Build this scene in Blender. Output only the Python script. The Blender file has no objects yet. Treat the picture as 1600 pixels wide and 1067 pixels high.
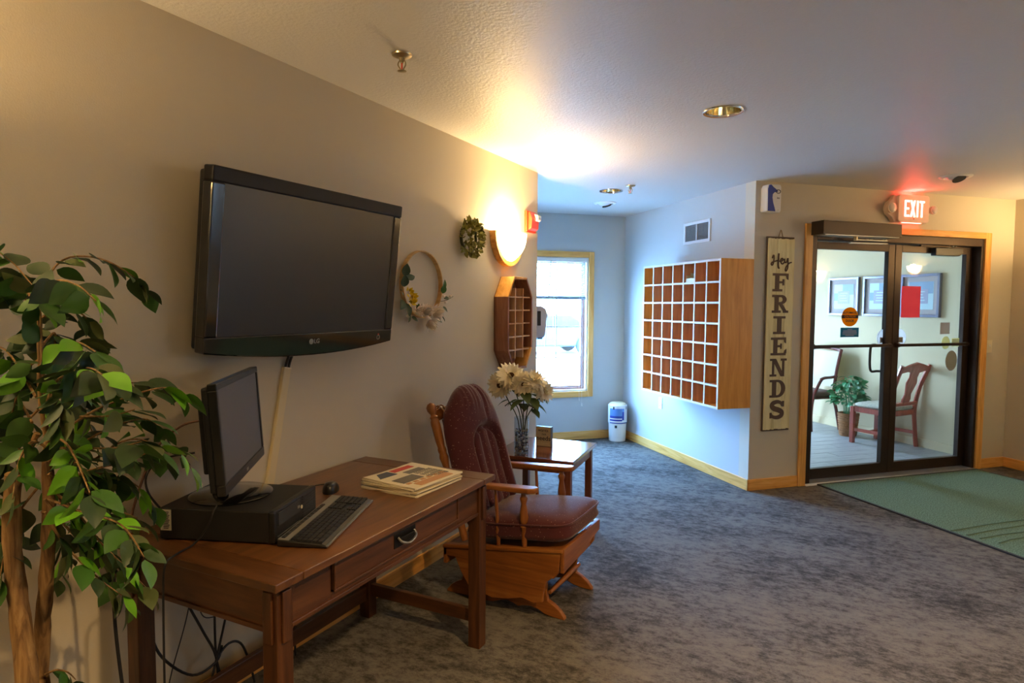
import bpy, bmesh, math, random
from mathutils import Vector, Matrix, noise
random.seed(7)
SC = bpy.context.scene
COL = SC.collection
PI = math.pi
S = math.sqrt(.5)
R45 = PI / 4

def N(a, b, z=0.0):
    """point in the frame of the walls that stand 45 degrees to the left wall"""
    return Vector(((a - b) * S, (a + b) * S, z))

# ------------------------------------------------------------------ camera
cam = bpy.data.cameras.new('camera')
cam.sensor_width = 36.0
cam.lens = 990.357 * 36.0 / 1600.0
cam.clip_start = 0.05
cam_o = bpy.data.objects.new('camera', cam)
COL.objects.link(cam_o)
yaw, pitch, roll = 0.484, 0.0581, 0.0056
fw = Vector((-math.sin(yaw) * math.cos(pitch), math.cos(yaw) * math.cos(pitch), -math.sin(pitch)))
r0 = Vector((math.cos(yaw), math.sin(yaw), 0)); u0 = r0.cross(fw)
rr = r0 * math.cos(roll) + u0 * math.sin(roll); uu = -r0 * math.sin(roll) + u0 * math.cos(roll)
mw = Matrix((rr, uu, -fw)).transposed().to_4x4()
mw.translation = Vector((2.0397, 0.0, 1.4695))
cam_o.matrix_world = mw
SC.camera = cam_o

# ------------------------------------------------------------------ world, exposure
SC.view_settings.view_transform = 'Standard'
SC.view_settings.look = 'None'
SC.view_settings.gamma = 1.0
SC.view_settings.use_curve_mapping = False
SC.view_settings.exposure = 1.42
SC.cycles.use_denoising = True
SC.cycles.max_bounces = 10
SC.cycles.diffuse_bounces = 6
SC.cycles.glossy_bounces = 5
SC.cycles.transmission_bounces = 8
SC.cycles.transparent_max_bounces = 16
SC.cycles.sample_clamp_indirect = 6.0
SC.cycles.caustics_reflective = False
SC.cycles.caustics_refractive = False
W = bpy.data.worlds.new('world'); SC.world = W
W.use_nodes = True
bg = W.node_tree.nodes['Background']
bg.inputs[0].default_value = (0.23, 0.49, 1.0, 1)     # overcast daylight, cool against the warm lamps
bg.inputs[1].default_value = 39.0

def portal(loc, rot, sx, sy):
    l = bpy.data.lights.new('portal', 'AREA'); l.shape = 'RECTANGLE'; l.size = sx; l.size_y = sy
    l.cycles.is_portal = True
    o = bpy.data.objects.new('portal', l); COL.objects.link(o); o.location = loc; o.rotation_euler = rot
    return o
portal(N(3.71, 5.06, 1.26), (-PI / 2, 0, R45), 1.16, 1.44)
portal(N(6.2, 6.06, 1.1), (-PI / 2, 0, R45), 1.2, 2.2)
portal(N(7.68, -.65, 1.5), (PI / 2, 0, R45 + PI / 2), 1.3, 1.2)

WARM = (1.0, 0.65, 0.29)
def lamp(name, kind, loc, energy, color=WARM, size=.05, rot=(0, 0, 0), **k):
    l = bpy.data.lights.new(name, kind); l.energy = energy; l.color = color
    if kind == 'AREA':
        l.shape = 'DISK'; l.size = size
    else:
        l.shadow_soft_size = size
    for a, b in k.items(): setattr(l, a, b)
    o = bpy.data.objects.new(name, l); COL.objects.link(o); o.location = loc; o.rotation_euler = rot
    return o
SCONCE_W = 20.0
FILL_W = 100.0

# ------------------------------------------------------------------ materials
def lin(c):
    if isinstance(c, str):
        c = c.lstrip('#'); c = [int(c[i:i + 2], 16) / 255 for i in (0, 2, 4)]
    return tuple((x / 12.92 if x <= .04045 else ((x + .055) / 1.055) ** 2.4) for x in c) + (1.0,)

def mat(name, color, rough=.5, metal=0.0, spec=.5, coat=0.0, emit=None, estr=0.0):
    m = bpy.data.materials.new(name); m.use_nodes = True
    b = m.node_tree.nodes['Principled BSDF']
    b.inputs['Base Color'].default_value = lin(color)
    b.inputs['Roughness'].default_value = rough
    b.inputs['Metallic'].default_value = metal
    b.inputs['Specular IOR Level'].default_value = spec
    if coat: b.inputs['Coat Weight'].default_value = coat; b.inputs['Coat Roughness'].default_value = .12
    if emit:
        b.inputs['Emission Color'].default_value = lin(emit); b.inputs['Emission Strength'].default_value = estr
    return m

def nd(m, t, **k):
    n = m.node_tree.nodes.new(t)
    for a, b in k.items(): setattr(n, a, b)
    return n

def coords(m, scale=(1, 1, 1), which='Object', rot=(0, 0, 0)):
    t = nd(m, 'ShaderNodeTexCoord'); mp = nd(m, 'ShaderNodeMapping')
    mp.inputs['Scale'].default_value = scale; mp.inputs['Rotation'].default_value = rot
    m.node_tree.links.new(t.outputs[which], mp.inputs['Vector'])
    return mp.outputs['Vector']

def ramp(m, fac, stops):
    r = nd(m, 'ShaderNodeValToRGB'); e = r.color_ramp.elements
    while len(e) < len(stops): e.new(.5)
    for i, (p, c) in enumerate(stops):
        e[i].position = p; e[i].color = lin(c)
    m.node_tree.links.new(fac, r.inputs['Fac'])
    return r.outputs['Color']

def bump(m, h, strength=.2, dist=.01):
    b = nd(m, 'ShaderNodeBump'); b.inputs['Strength'].default_value = strength; b.inputs['Distance'].default_value = dist
    m.node_tree.links.new(h, b.inputs['Height'])
    m.node_tree.links.new(b.outputs['Normal'], m.node_tree.nodes['Principled BSDF'].inputs['Normal'])

def tex_noise(m, vec, scale, detail=4, rough=.55, dist=0.0):
    n = nd(m, 'ShaderNodeTexNoise'); n.inputs['Scale'].default_value = scale; n.inputs['Detail'].default_value = detail
    n.inputs['Roughness'].default_value = rough; n.inputs['Distortion'].default_value = dist
    m.node_tree.links.new(vec, n.inputs['Vector'])
    return n.outputs['Fac']

def base(m, col): m.node_tree.links.new(col, m.node_tree.nodes['Principled BSDF'].inputs['Base Color'])

def wood(name, dark, mid, light, axis='y', rough=.4, scale=1.0, coat=0.0, spec=.5):
    m = mat(name, mid, rough, spec=spec, coat=coat)
    sc = {'x': (1.2, 14, 14), 'y': (14, 1.2, 14), 'z': (14, 14, 1.2)}[axis]
    v = coords(m, tuple(s * scale for s in sc))
    f = tex_noise(m, v, 2.2, 6, .6, .6)
    base(m, ramp(m, f, [(.3, dark), (.52, mid), (.75, light)]))
    v2 = coords(m, tuple(s * 6 * scale for s in sc))
    bump(m, tex_noise(m, v2, 3, 3), .08, .002)
    return m

def paint(name, color, rough, spec, bscale=180, bstr=.12):
    m = mat(name, color, rough, spec=spec)
    bump(m, tex_noise(m, coords(m), bscale, 3, .6), bstr, .003)
    return m

M_WALL = paint('wall paint', '#ccc2ae', .62, .3)
M_NICHE = paint('niche wall cool daylight tone', '#bdbebc', .62, .3)  # same walls, greyed so the cool daylight of the niche sits in the colour
M_CEIL = paint('ceiling paint', '#cccac6', .5, .42, 70, .9)
M_VWALL = paint('vestibule paint', '#d6c8a4', .6, .3)

def carpet():
    m = mat('carpet', '#6b6862', .95, spec=.12)
    a = tex_noise(m, coords(m, (9.5, 14, 1)), 1.5, 9, .84, .0)
    c = tex_noise(m, coords(m, (1, 1.4, 1)), 1.6, 3, .6)
    mx = nd(m, 'ShaderNodeMath', operation='MULTIPLY_ADD'); mx.inputs[1].default_value = .45
    m.node_tree.links.new(c, mx.inputs[0])
    sb = nd(m, 'ShaderNodeMath', operation='ADD'); sb.inputs[1].default_value = -.225
    m.node_tree.links.new(a, sb.inputs[0]); m.node_tree.links.new(sb.outputs[0], mx.inputs[2])
    base(m, ramp(m, mx.outputs[0], [(.36, '#373432'), (.46, '#55514d'), (.53, '#6c6761'), (.66, '#78726a')]))
    bump(m, tex_noise(m, coords(m, (420, 160, 200)), 1.0, 2, .6), .7, .006)
    return m
M_CARPET = carpet()
M_MAT = mat('entry mat', '#5d7a6a', .95, spec=.1)
_v = coords(M_MAT, (90, 90, 90))
base(M_MAT, ramp(M_MAT, tex_noise(M_MAT, _v, 1.5, 4), [(.34, '#3f5646'), (.66, '#7a9886')]))
bump(M_MAT, tex_noise(M_MAT, coords(M_MAT, (260, 260, 260)), 1, 2), .6, .006)
M_RUBBER = mat('rubber edge', '#26282a', .8)
OAKX = wood('oak trim along x', '#cc8c3e', '#e8ac58', '#f0be7c', 'x', .42)
OAKY = wood('oak trim along y', '#cc8c3e', '#e8ac58', '#f0be7c', 'y', .42)
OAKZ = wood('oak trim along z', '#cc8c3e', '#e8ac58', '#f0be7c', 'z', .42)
DESKX = wood('mission oak along x', '#38200e', '#523018', '#664020', 'x', .38)
DESKY = wood('mission oak along y', '#38200e', '#523018', '#664020', 'y', .38)
DESKZ = wood('mission oak along z', '#341c0b', '#4d2c15', '#623b1d', 'z', .38)
TOPY = wood('desk top veneer', '#4e2f16', '#684222', '#78502c', 'y', .33, coat=.15)
TOPX = wood('desk top breadboard veneer', '#482a12', '#5c391c', '#6c4626', 'x', .33, coat=.15)
MAPX = wood('glider maple along x', '#6e3e16', '#8a5222', '#a06a32', 'x', .36)
MAPY = wood('glider maple along y', '#6e3e16', '#8a5222', '#a06a32', 'y', .36)
MAPZ = wood('glider maple along z', '#6e3e16', '#8a5222', '#a06a32', 'z', .36)
TBLX = wood('end table cherry along x', '#5a2c1c', '#744029', '#8a5236', 'x', .12, coat=.6)
TBLZ = wood('end table cherry along z', '#5a2c1c', '#744029', '#8a5236', 'z', .3)
CUBX = wood('cubby birch back', '#c8845a', '#de9c6e', '#e8ac80', 'z', .55)
CUBS = wood('cubby oak side', '#d08a30', '#e49e40', '#eeae54', 'z', .4)
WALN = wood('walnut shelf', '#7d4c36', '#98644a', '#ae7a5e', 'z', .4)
PALE = wood('pale shelf edge', '#c99a6c', '#ddb387', '#e8c59d', 'z', .5)
CHRY = wood('vestibule cherry wood', '#8a3a2c', '#a84e40', '#ba6252', 'z', .25, coat=.3)  # wood colour lightened to include the haze over the chair
MAHO = wood('vestibule mahogany', '#4d1f1f', '#642a28', '#7a3834', 'z', .25, coat=.3)
BARK = wood('ficus bark', '#4c3420', '#8c6a40', '#b0905e', 'z', .85, 2.2)
M_BLACK = mat('black plastic', '#141416', .35)
M_BLACKM = mat('matte black plastic', '#17171a', .55)
M_GLOSS = mat('piano black bezel', '#08080a', .06, spec=.6, coat=1.0)
M_TVSCR = mat('television screen', '#2c2826', .36, spec=.55)
M_MONSCR = mat('monitor screen', '#505056', .36, spec=.6)  # base lightened to stand in for reflected room light
M_SILVER = mat('silver plastic', '#9c9a90', .35, .6)
M_DKGREY = mat('dark grey plastic', '#2b2b2e', .45)
M_KEY = mat('keycap', '#202024', .5)
M_WHITE = mat('white plastic', '#e8e6e0', .4)
M_IVORY = mat('ivory plastic', '#e6dcc0', .4)
M_CREAM = mat('cream plastic', '#d8c9a2', .45)
M_BRONZE = mat('dark bronze metal', '#3b2e26', .38, .55)
M_BRONZE2 = mat('bronze housing', '#43362b', .45, .4)
M_CHROME = mat('chrome', '#d8d8d8', .12, 1.0)
M_STEEL = mat('dull steel', '#9a9a98', .35, .9)
M_IRON = mat('hammered iron', '#22201e', .45, .7)
M_BRASS = mat('sprinkler brass', '#b6a888', .3, .9)
M_ALU = mat('aluminium threshold', '#b8bcc2', .35, .8)
M_REFL = mat('gold reflector', '#d6c69c', .2, 1.0)
M_RED = mat('alarm red', '#d9411f', .35)
M_DARK = mat('dark ink', '#2a2430', .6)
M_TAN = mat('tan card', '#a8906c', .7)
M_BLUE = mat('blue print', '#2f3f96', .45)
M_LBLUE = mat('light blue print', '#5c87c4', .4)
M_PAPER = mat('newsprint', '#d6cbb0', .85)
M_PAPERE = mat('newsprint edge', '#bfb190', .9)
M_INK = mat('grey newsprint photo', '#6e6a66', .85)
M_INKB = mat('blue newsprint photo', '#4a4e5e', .85)
M_INKR = mat('red newsprint banner', '#b8443a', .8)
M_INKO = mat('orange newsprint photo', '#b98a62', .85)
M_LABEL = mat('paper label', '#d8d2bc', .7)
M_GREENP = mat('green sticky note', '#9aa04a', .8)
M_SIGN = wood('cream painted plank', '#d0c28c', '#e6daa8', '#eee4b8', 'z', .6)
M_SIGNB = mat('sign back board', '#5d4c3e', .7)
M_LETTER = mat('brown lettering', '#5a4334', .6)
M_TWINE = mat('twine', '#8a7350', .9)
M_VENT = mat('vent white enamel', '#dfe3e6', .4)
M_VENTD = mat('vent dark interior', '#55534f', .7)
M_BASKET = wood('wicker', '#7a4e2c', '#9a6a40', '#b78655', 'x', .8, 3)
M_SOIL = mat('potting moss', '#4a3a24', 1)
M_POT = mat('dark woven pot', '#4a3524', .8)
M_PICF = mat('silver blue picture frame', '#7b7f93', .3, .5)
M_PICM = mat('grey picture mat board', '#b5aeae', .8)
M_SASH = mat('sash red brown', '#9a6450', .45)
M_JAMB = mat('white window jamb', '#eceae6', .4)
M_CREAMF = mat('cream upholstery', '#d9d3c0', .85)
M_BROWNF = mat('brown upholstery', '#5e4c44', .9)
M_SEATF = mat('pale patterned seat fabric', '#b9b9a8', .9)
base(M_SEATF, ramp(M_SEATF, tex_noise(M_SEATF, coords(M_SEATF, (60, 60, 60)), 1, 3), [(.35, '#a9ab9e'), (.65, '#c6c4b2')]))
M_PIC1 = mat('print pale aqua', '#b9dbe2', .4)
M_PIC2 = mat('print blue', '#7fa3c4', .4)
M_PIC3 = mat('print lavender grey', '#9aa2bd', .4)
M_TILE = wood('grey wood look tile', '#8b8d90', '#a4a6a8', '#b4b5b6', 'x', .35, 1.5)
M_GROUT = mat('grout', '#6f6f70', .9)
M_CONC = mat('concrete', '#c9c7c2', .9)
M_CAR = mat('car paint', '#22364c', .4, .0, coat=.3)
M_CARG = mat('car glass', '#141c24', .1)
M_TIRE = mat('tyre', '#1d1f22', .8)
M_STEM = mat('dark stem', '#3a3f22', .7)
M_PETAL = mat('cream petal', '#f2e8cc', .7)
M_PETALW = mat('white petal', '#eee2d2', .75)
M_DISC = mat('brown flower centre', '#4a2f18', .9)
M_LF = [mat('dark leaf', '#2a431e', .5), mat('mid leaf', '#3f6a26', .48), mat('bright leaf', '#6cae24', .45), mat('olive leaf', '#4c582c', .55)]
M_LFS = mat('sage leaf', '#3d5238', .6)
M_LFO = mat('hop leaf', '#a3a052', .7)
M_LFO2 = mat('hop leaf dark', '#77743a', .7)
M_YEL = mat('yellow blossom', '#e6c81c', .6)
M_HOOP = wood('hoop wood', '#b89256', '#cda86c', '#dcbb84', 'x', .5)
M_GRN = [mat('vestibule plant leaf', '#1f7a44', .4), mat('vestibule plant pale leaf', '#4fa070', .4)]
for m_ in M_LF + M_GRN + [M_LFS]:
    m_.node_tree.nodes['Principled BSDF'].inputs['Subsurface Weight'].default_value = 0.0

def glass(name, tint=(1, 1, 1), r0_=.04, rough=0.0):
    m = bpy.data.materials.new(name); m.use_nodes = True
    nt = m.node_tree; nt.nodes.clear()
    o = nt.nodes.new('ShaderNodeOutputMaterial'); mx = nt.nodes.new('ShaderNodeMixShader')
    t = nt.nodes.new('ShaderNodeBsdfTransparent'); g = nt.nodes.new('ShaderNodeBsdfGlossy'); lw = nt.nodes.new('ShaderNodeLayerWeight')
    pw_ = nt.nodes.new('ShaderNodeMath'); pw_.operation = 'POWER'; pw_.inputs[1].default_value = 5
    ma = nt.nodes.new('ShaderNodeMath'); ma.operation = 'MULTIPLY_ADD'; ma.inputs[1].default_value = 1 - r0_; ma.inputs[2].default_value = r0_
    lw.inputs['Blend'].default_value = .5
    nt.links.new(lw.outputs['Facing'], pw_.inputs[0]); nt.links.new(pw_.outputs[0], ma.inputs[0])
    t.inputs[0].default_value = tint + (1,); g.inputs['Roughness'].default_value = rough
    nt.links.new(ma.outputs[0], mx.inputs[0]); nt.links.new(t.outputs[0], mx.inputs[1]); nt.links.new(g.outputs[0], mx.inputs[2])
    nt.links.new(mx.outputs[0], o.inputs[0])
    return m
M_GLASS = glass('window glass', (.94, .97, .96))
M_TINT = glass('outer door dimming glass', (.86, .71, .60))  # tint added to dim and warm the daylight entering the vestibule
M_TINT2 = glass('right window dimming glass', (.30, .27, .23))  # tint added to weaken daylight from the window out of view
M_VASE = glass('vase glass', (.88, .93, .97), .06)
M_LENS = glass('strobe lens', (.9, .9, .9), .05)

def translucent(name, color, mixf):
    m = bpy.data.materials.new(name); m.use_nodes = True
    nt = m.node_tree; nt.nodes.clear()
    o = nt.nodes.new('ShaderNodeOutputMaterial'); mx = nt.nodes.new('ShaderNodeMixShader')
    d = nt.nodes.new('ShaderNodeBsdfDiffuse'); t = nt.nodes.new('ShaderNodeBsdfTranslucent')
    d.inputs[0].default_value = lin(color); t.inputs[0].default_value = lin(color); mx.inputs[0].default_value = mixf
    nt.links.new(d.outputs[0], mx.inputs[1]); nt.links.new(t.outputs[0], mx.inputs[2]); nt.links.new(mx.outputs[0], o.inputs[0])
    return m
M_BLIND = translucent('blind slat', '#d8d8d4', .10)

def emission(name, color, s):
    m = bpy.data.materials.new(name); m.use_nodes = True
    nt = m.node_tree; nt.nodes.clear()
    o = nt.nodes.new('ShaderNodeOutputMaterial'); e = nt.nodes.new('ShaderNodeEmission')
    e.inputs[0].default_value = lin(color); e.inputs[1].default_value = s
    nt.links.new(e.outputs[0], o.inputs[0])
    return m
M_SHADE = emission('glowing sconce glass', '#ffe0a0', 14.0)
M_REDP = translucent('red paper', '#f2747c', .6)
M_ORANGE = translucent('orange decal', '#f0a010', .5)
M_TEAL = translucent('teal decal', '#3f8aa0', .5)
M_PALEY = translucent('pale yellow decal', '#d8d2a4', .7)
M_TAUPE = translucent('taupe card', '#b8aa9c', .7)
M_WSIGN = translucent('white acrylic sign', '#f6f6f8', .8)
M_EXIT = emission('exit letters', '#ff4a40', 12.0)
M_EXITP = mat('exit sign face', '#e8cfc0', .5)

def fabric():
    m = mat('burgundy upholstery', '#4e2226', .85, spec=.25)
    v = coords(m, (1, 1, 1))
    vo = nd(m, 'ShaderNodeTexVoronoi'); vo.inputs['Scale'].default_value = 72
    m.node_tree.links.new(v, vo.inputs['Vector'])
    c = ramp(m, vo.outputs['Distance'], [(.11, '#97776c'), (.17, '#4e2328')])
    base(m, c)
    bump(m, tex_noise(m, coords(m, (400, 400, 400)), 1, 2), .3, .003)
    b = m.node_tree.nodes['Principled BSDF']
    b.inputs['Sheen Weight'].default_value = .35; b.inputs['Sheen Roughness'].default_value = .4
    return m
M_BURG = fabric()

# ------------------------------------------------------------------ geometry helpers
class G:
    def __init__(s): s.v = []; s.f = []; s.mi = []; s.cur = 0
    def add(s, vs, fs, M=None):
        n = len(s.v)
        for p in vs:
            p = Vector(p); s.v.append(tuple(M @ p) if M is not None else tuple(p))
        for f in fs: s.f.append(tuple(i + n for i in f)); s.mi.append(s.cur)
        return s
    def box(s, x0, y0, z0, x1, y1, z1, M=None):
        vs = [(x, y, z) for z in (z0, z1) for y in (y0, y1) for x in (x0, x1)]
        return s.add(vs, [(0, 2, 3, 1), (4, 5, 7, 6), (0, 1, 5, 4), (2, 6, 7, 3), (0, 4, 6, 2), (1, 3, 7, 5)], M)
    def prism(s, poly, axis, lo, hi, M=None):
        n = len(poly)
        def P(p, t):
            return {'x': (t, p[0], p[1]), 'y': (p[0], t, p[1]), 'z': (p[0], p[1], t)}[axis]
        vs = [P(p, lo) for p in poly] + [P(p, hi) for p in poly]
        fs = [tuple(range(n))[::-1], tuple(range(n, 2 * n))] + [(i, (i + 1) % n, (i + 1) % n + n, i + n) for i in range(n)]
        return s.add(vs, fs, M)
    def lathe(s, prof, n=20, M=None, cap=True):
        vs = []; fs = []
        for r, z in prof:
            for k in range(n):
                a = 2 * PI * k / n; vs.append((r * math.cos(a), r * math.sin(a), z))
        for i in range(len(prof) - 1):
            for k in range(n):
                k2 = (k + 1) % n
                fs.append((i * n + k, i * n + k2, (i + 1) * n + k2, (i + 1) * n + k))
        if cap:
            fs.append(tuple(range(n))[::-1]); m = (len(prof) - 1) * n; fs.append(tuple(range(m, m + n)))
        return s.add(vs, fs, M)
    def tube(s, pts, rad, n=8, cap=True, M=None):
        pts = [Vector(p) for p in pts]
        if not isinstance(rad, (list, tuple)): rad = [rad] * len(pts)
        vs = []; fs = []; up = None
        for i, p in enumerate(pts):
            d = (pts[min(i + 1, len(pts) - 1)] - pts[max(i - 1, 0)]).normalized()
            if up is None:
                up = Vector((0, 0, 1)) if abs(d.z) < .9 else Vector((1, 0, 0))
            a = d.cross(up).normalized(); up = a.cross(d).normalized()
            for k in range(n):
                t = 2 * PI * k / n; vs.append(p + (a * math.cos(t) + up * math.sin(t)) * rad[i])
        for i in range(len(pts) - 1):
            for k in range(n):
                k2 = (k + 1) % n; fs.append((i * n + k, i * n + k2, (i + 1) * n + k2, (i + 1) * n + k))
        if cap:
            fs.append(tuple(range(n))[::-1]); m = (len(pts) - 1) * n; fs.append(tuple(range(m, m + n)))
        return s.add(vs, fs, M)
    def grid(s, fn, nu, nv, M=None, closeu=False):
        vs = []; fs = []
        mu = nu if closeu else nu + 1
        for j in range(nv + 1):
            for i in range(mu): vs.append(fn(i / nu, j / nv))
        for j in range(nv):
            for i in range(nu):
                i2 = (i + 1) % mu if closeu else i + 1
                fs.append((j * mu + i, j * mu + i2, (j + 1) * mu + i2, (j + 1) * mu + i))
        return s.add(vs, fs, M)
    def ball(s, c, r, n=10, m=7, M=None):
        if not isinstance(r, (tuple, list)): r = (r, r, r)
        prof = []
        for i in range(m + 1):
            t = -PI / 2 + PI * i / m; prof.append((max(math.cos(t), .02), math.sin(t)))
        g = G(); g.lathe(prof, n)
        vs = [(c[0] + x * r[0], c[1] + y * r[1], c[2] + z * r[2]) for x, y, z in g.v]
        return s.add(vs, g.f, M)
    def mesh(s, name, mats, smooth=False, angle=40):
        me = bpy.data.meshes.new(name); me.from_pydata(s.v, [], s.f)
        if not isinstance(mats, (list, tuple)): mats = [mats]
        for m in mats: me.materials.append(m)
        if len(mats) > 1: me.polygons.foreach_set('material_index', s.mi)
        bm = bmesh.new(); bm.from_mesh(me); bmesh.ops.recalc_face_normals(bm, faces=bm.faces); bm.to_mesh(me); bm.free()
        if smooth:
            me.polygons.foreach_set('use_smooth', [True] * len(me.polygons))
            me.set_sharp_from_angle(angle=math.radians(angle))
        me.update()
        return me

def link(name, me, parent=None, loc=None, rot=None, scale=None, label=None, kind=None):
    o = bpy.data.objects.new(name, me); COL.objects.link(o)
    if parent: o.parent = parent
    if loc is not None: o.location = loc
    if rot is not None: o.rotation_euler = rot
    if scale is not None: o.scale = scale
    if label: o['label'] = label
    if kind: o['kind'] = kind
    return o

def part(name, g, m, parent, smooth=False, bevel=0, label=None, kind=None, loc=None, rot=None, angle=40):
    o = link(name, g.mesh(name, m, smooth, angle), parent, loc, rot, None, label, kind)
    if bevel:
        b = o.modifiers.new('bevel', 'BEVEL'); b.width = bevel; b.segments = 2; b.limit_method = 'ANGLE'
    return o

def thing(name, label, cat, loc=(0, 0, 0), rz=0, group=None, rot=None):
    o = bpy.data.objects.new(name, None); COL.objects.link(o); o.empty_display_size = .05
    o.location = loc; o.rotation_euler = rot if rot else (0, 0, rz)
    o['label'] = label; o['category'] = cat
    if group: o['group'] = group
    return o

def solo(name, g, m, label, cat, loc=(0, 0, 0), rz=0, group=None, smooth=False, bevel=0, rot=None, kind=None):
    o = part(name, g, m, None, smooth, bevel, label, kind)
    o.location = loc; o.rotation_euler = rot if rot else (0, 0, rz); o['category'] = cat
    if group: o['group'] = group
    return o

def struct(name, g, m, rz=0, loc=(0, 0, 0), label=None, bevel=0, smooth=False, parent=None):
    o = part(name, g, m, parent, smooth, bevel, label, 'structure' if parent is None else None)
    if parent is None: o.location = loc; o.rotation_euler = (0, 0, rz)
    return o

def sroot(name, loc=(0, 0, 0), rz=0, label=None):
    o = bpy.data.objects.new(name, None); COL.objects.link(o); o.location = loc; o.rotation_euler = (0, 0, rz); o['kind'] = 'structure'
    if label: o['label'] = label
    return o

def arc(cx, cy, r, a0, a1, n, ry=None):
    ry = r if ry is None else ry
    return [(cx + r * math.cos(math.radians(a0 + (a1 - a0) * i / n)), cy + ry * math.sin(math.radians(a0 + (a1 - a0) * i / n))) for i in range(n + 1)]

def spline(pts, n=8):
    """Catmull-Rom through the points"""
    P = [Vector(p) for p in pts]; out = []
    for i in range(len(P) - 1):
        a = P[max(i - 1, 0)]; b = P[i]; c = P[i + 1]; d = P[min(i + 2, len(P) - 1)]
        for k in range(n):
            t = k / n
            out.append(.5 * ((2 * b) + (c - a) * t + (2 * a - 5 * b + 4 * c - d) * t * t + (3 * b - a - 3 * c + d) * t ** 3))
    out.append(P[-1]); return out

def text_g(txt, size, depth, M=None, g=None, align='CENTER', bold=0.0, xs=1.0):
    """flat lettering in the xy plane, extruded along z, appended to a G"""
    cu = bpy.data.curves.new('t', 'FONT'); cu.body = txt; cu.size = size; cu.extrude = depth / 2; cu.align_x = align; cu.align_y = 'CENTER'
    cu.offset = bold; cu.resolution_u = 3
    o = bpy.data.objects.new('t', cu); COL.objects.link(o)
    dg = bpy.context.evaluated_depsgraph_get(); dg.update()
    me = bpy.data.meshes.new_from_object(o.evaluated_get(dg))
    g = g or G()
    X = Matrix.Diagonal((xs, 1, 1, 1))
    MM = (M @ X) if M is not None else X
    g.add([v.co for v in me.vertices], [tuple(p.vertices) for p in me.polygons], MM)
    bpy.data.objects.remove(o); bpy.data.curves.remove(cu); bpy.data.meshes.remove(me)
    return g
T = Matrix.Translation
def RX(a): return Matrix.Rotation(a, 4, 'X')
def RY(a): return Matrix.Rotation(a, 4, 'Y')
def RZ(a): return Matrix.Rotation(a, 4, 'Z')
# lettering that stands upright: text x -> local x, text y -> local z, facing -y
UP_Y = RX(PI / 2)
# lettering that stands upright facing +x: text x -> local y, text y -> local z
UP_X = RZ(PI / 2) @ RX(PI / 2)

# ================================================================== the room
H = 2.44
A_M, B_W, B_D, A_R = 4.7186, 4.9083, 2.7488, 7.5178     # mailbox wall, window wall, door wall, right wall (45 degree frame)
Y_E = 4.274                                              # end of the left wall
B_V = 5.9                                                # outer glazing of the vestibule
XE, YB = 7.2, -3.2                                       # east and back walls
yc = (A_R + .12) / S - (XE + .12)
xy = lambda p: (p[0], p[1])
outer_in = [(-.12, YB - .12), (XE + .12, YB - .12), (XE + .12, yc)]
floor_poly = outer_in + [xy(N(A_R + .12, B_D + .06)), xy(N(A_M, B_D + .06)), xy(N(A_M, B_W + .12)), xy(N(2.9, B_W + .12)), xy(N(2.9, 3.0)), (-.12, 4.1)]
ceil_poly = outer_in + [xy(N(A_R + .12, B_V + .12)), xy(N(A_M, B_V + .12)), xy(N(A_M, B_W + .12)), xy(N(2.9, B_W + .12)), xy(N(2.9, 3.0)), (-.12, 4.1)]

g = G(); g.prism(floor_poly, 'z', -.12, 0); struct('floor', g, M_CARPET, label='blue grey streaked carpet')

CANS = [(1.466, 3.345), (.243, 5.215)]
EYES = [(2.732, 5.762), (-.02, 5.80)]
FILL_CANS = [(2.6, 1.2), (4.6, 2.2), (4.2, -.6), (1.3, -1.6)]  # unseen downlights, added as warm fill for the room
bm = bmesh.new()
def loop(pts, z):
    vs = [bm.verts.new((x, y, z)) for x, y in pts]
    return [bm.edges.new((vs[i], vs[(i + 1) % len(vs)])) for i in range(len(vs))]
ed = loop(ceil_poly, H)
for x, y in CANS + FILL_CANS: ed += loop([(x + .088 * math.cos(2 * PI * k / 24), y + .088 * math.sin(2 * PI * k / 24)) for k in range(24)], H)
bmesh.ops.triangle_fill(bm, use_beauty=True, edges=ed)
for f in bm.faces:
    f.normal_update()
    if f.normal.z > 0: f.normal_flip()
top = [bm.verts.new((x, y, H + .16)) for x, y in ceil_poly]
bm.faces.new(top)
bm.verts.ensure_lookup_table()
nP = len(ceil_poly); low = list(bm.verts)[:nP]
for i in range(nP): bm.faces.new((low[i], low[(i + 1) % nP], top[(i + 1) % nP], top[i]))
me = bpy.data.meshes.new('ceiling'); bm.to_mesh(me); bm.free(); me.materials.append(M_CEIL)
link('ceiling', me, kind='structure', label='textured off-white ceiling')

def wall_hole(x0, x1, y0, y1, z1, holes, z0=0.0):
    """wall along x with rectangular holes (hx0, hx1, hz0, hz1)"""
    g = G(); xs = x0
    for hx0, hx1, hz0, hz1 in sorted(holes):
        g.box(xs, y0, z0, hx0, y1, z1)
        if hz0 > z0: g.box(hx0, y0, z0, hx1, y1, hz0)
        if hz1 < z1: g.box(hx0, y0, hz1, hx1, y1, z1)
        xs = hx1
    g.box(xs, y0, z0, x1, y1, z1)
    return g
HT = H + .08
struct('wall_left', G().box(-.12, YB - .12, 0, 0, Y_E, HT), M_WALL, label='beige wall with the television')
struct('wall_niche_left', G().box(2.9, 3.02, 0, 3.02, B_W + .12, HT), M_NICHE, R45, label='narrow return wall behind the corner')
WH = (3.12, 4.28, .53, 1.98)
struct('wall_niche_back', wall_hole(2.9, A_M + .12, B_W, B_W + .12, HT, [WH]), M_NICHE, R45, label='window wall of the niche')
struct('wall_niche_right', G().box(A_M, B_D + .12, 0, A_M + .12, B_V + .12, HT), M_NICHE, R45, label='wall behind the mail cubby')
DO = (5.262, 7.148, 0, 2.078)
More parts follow.
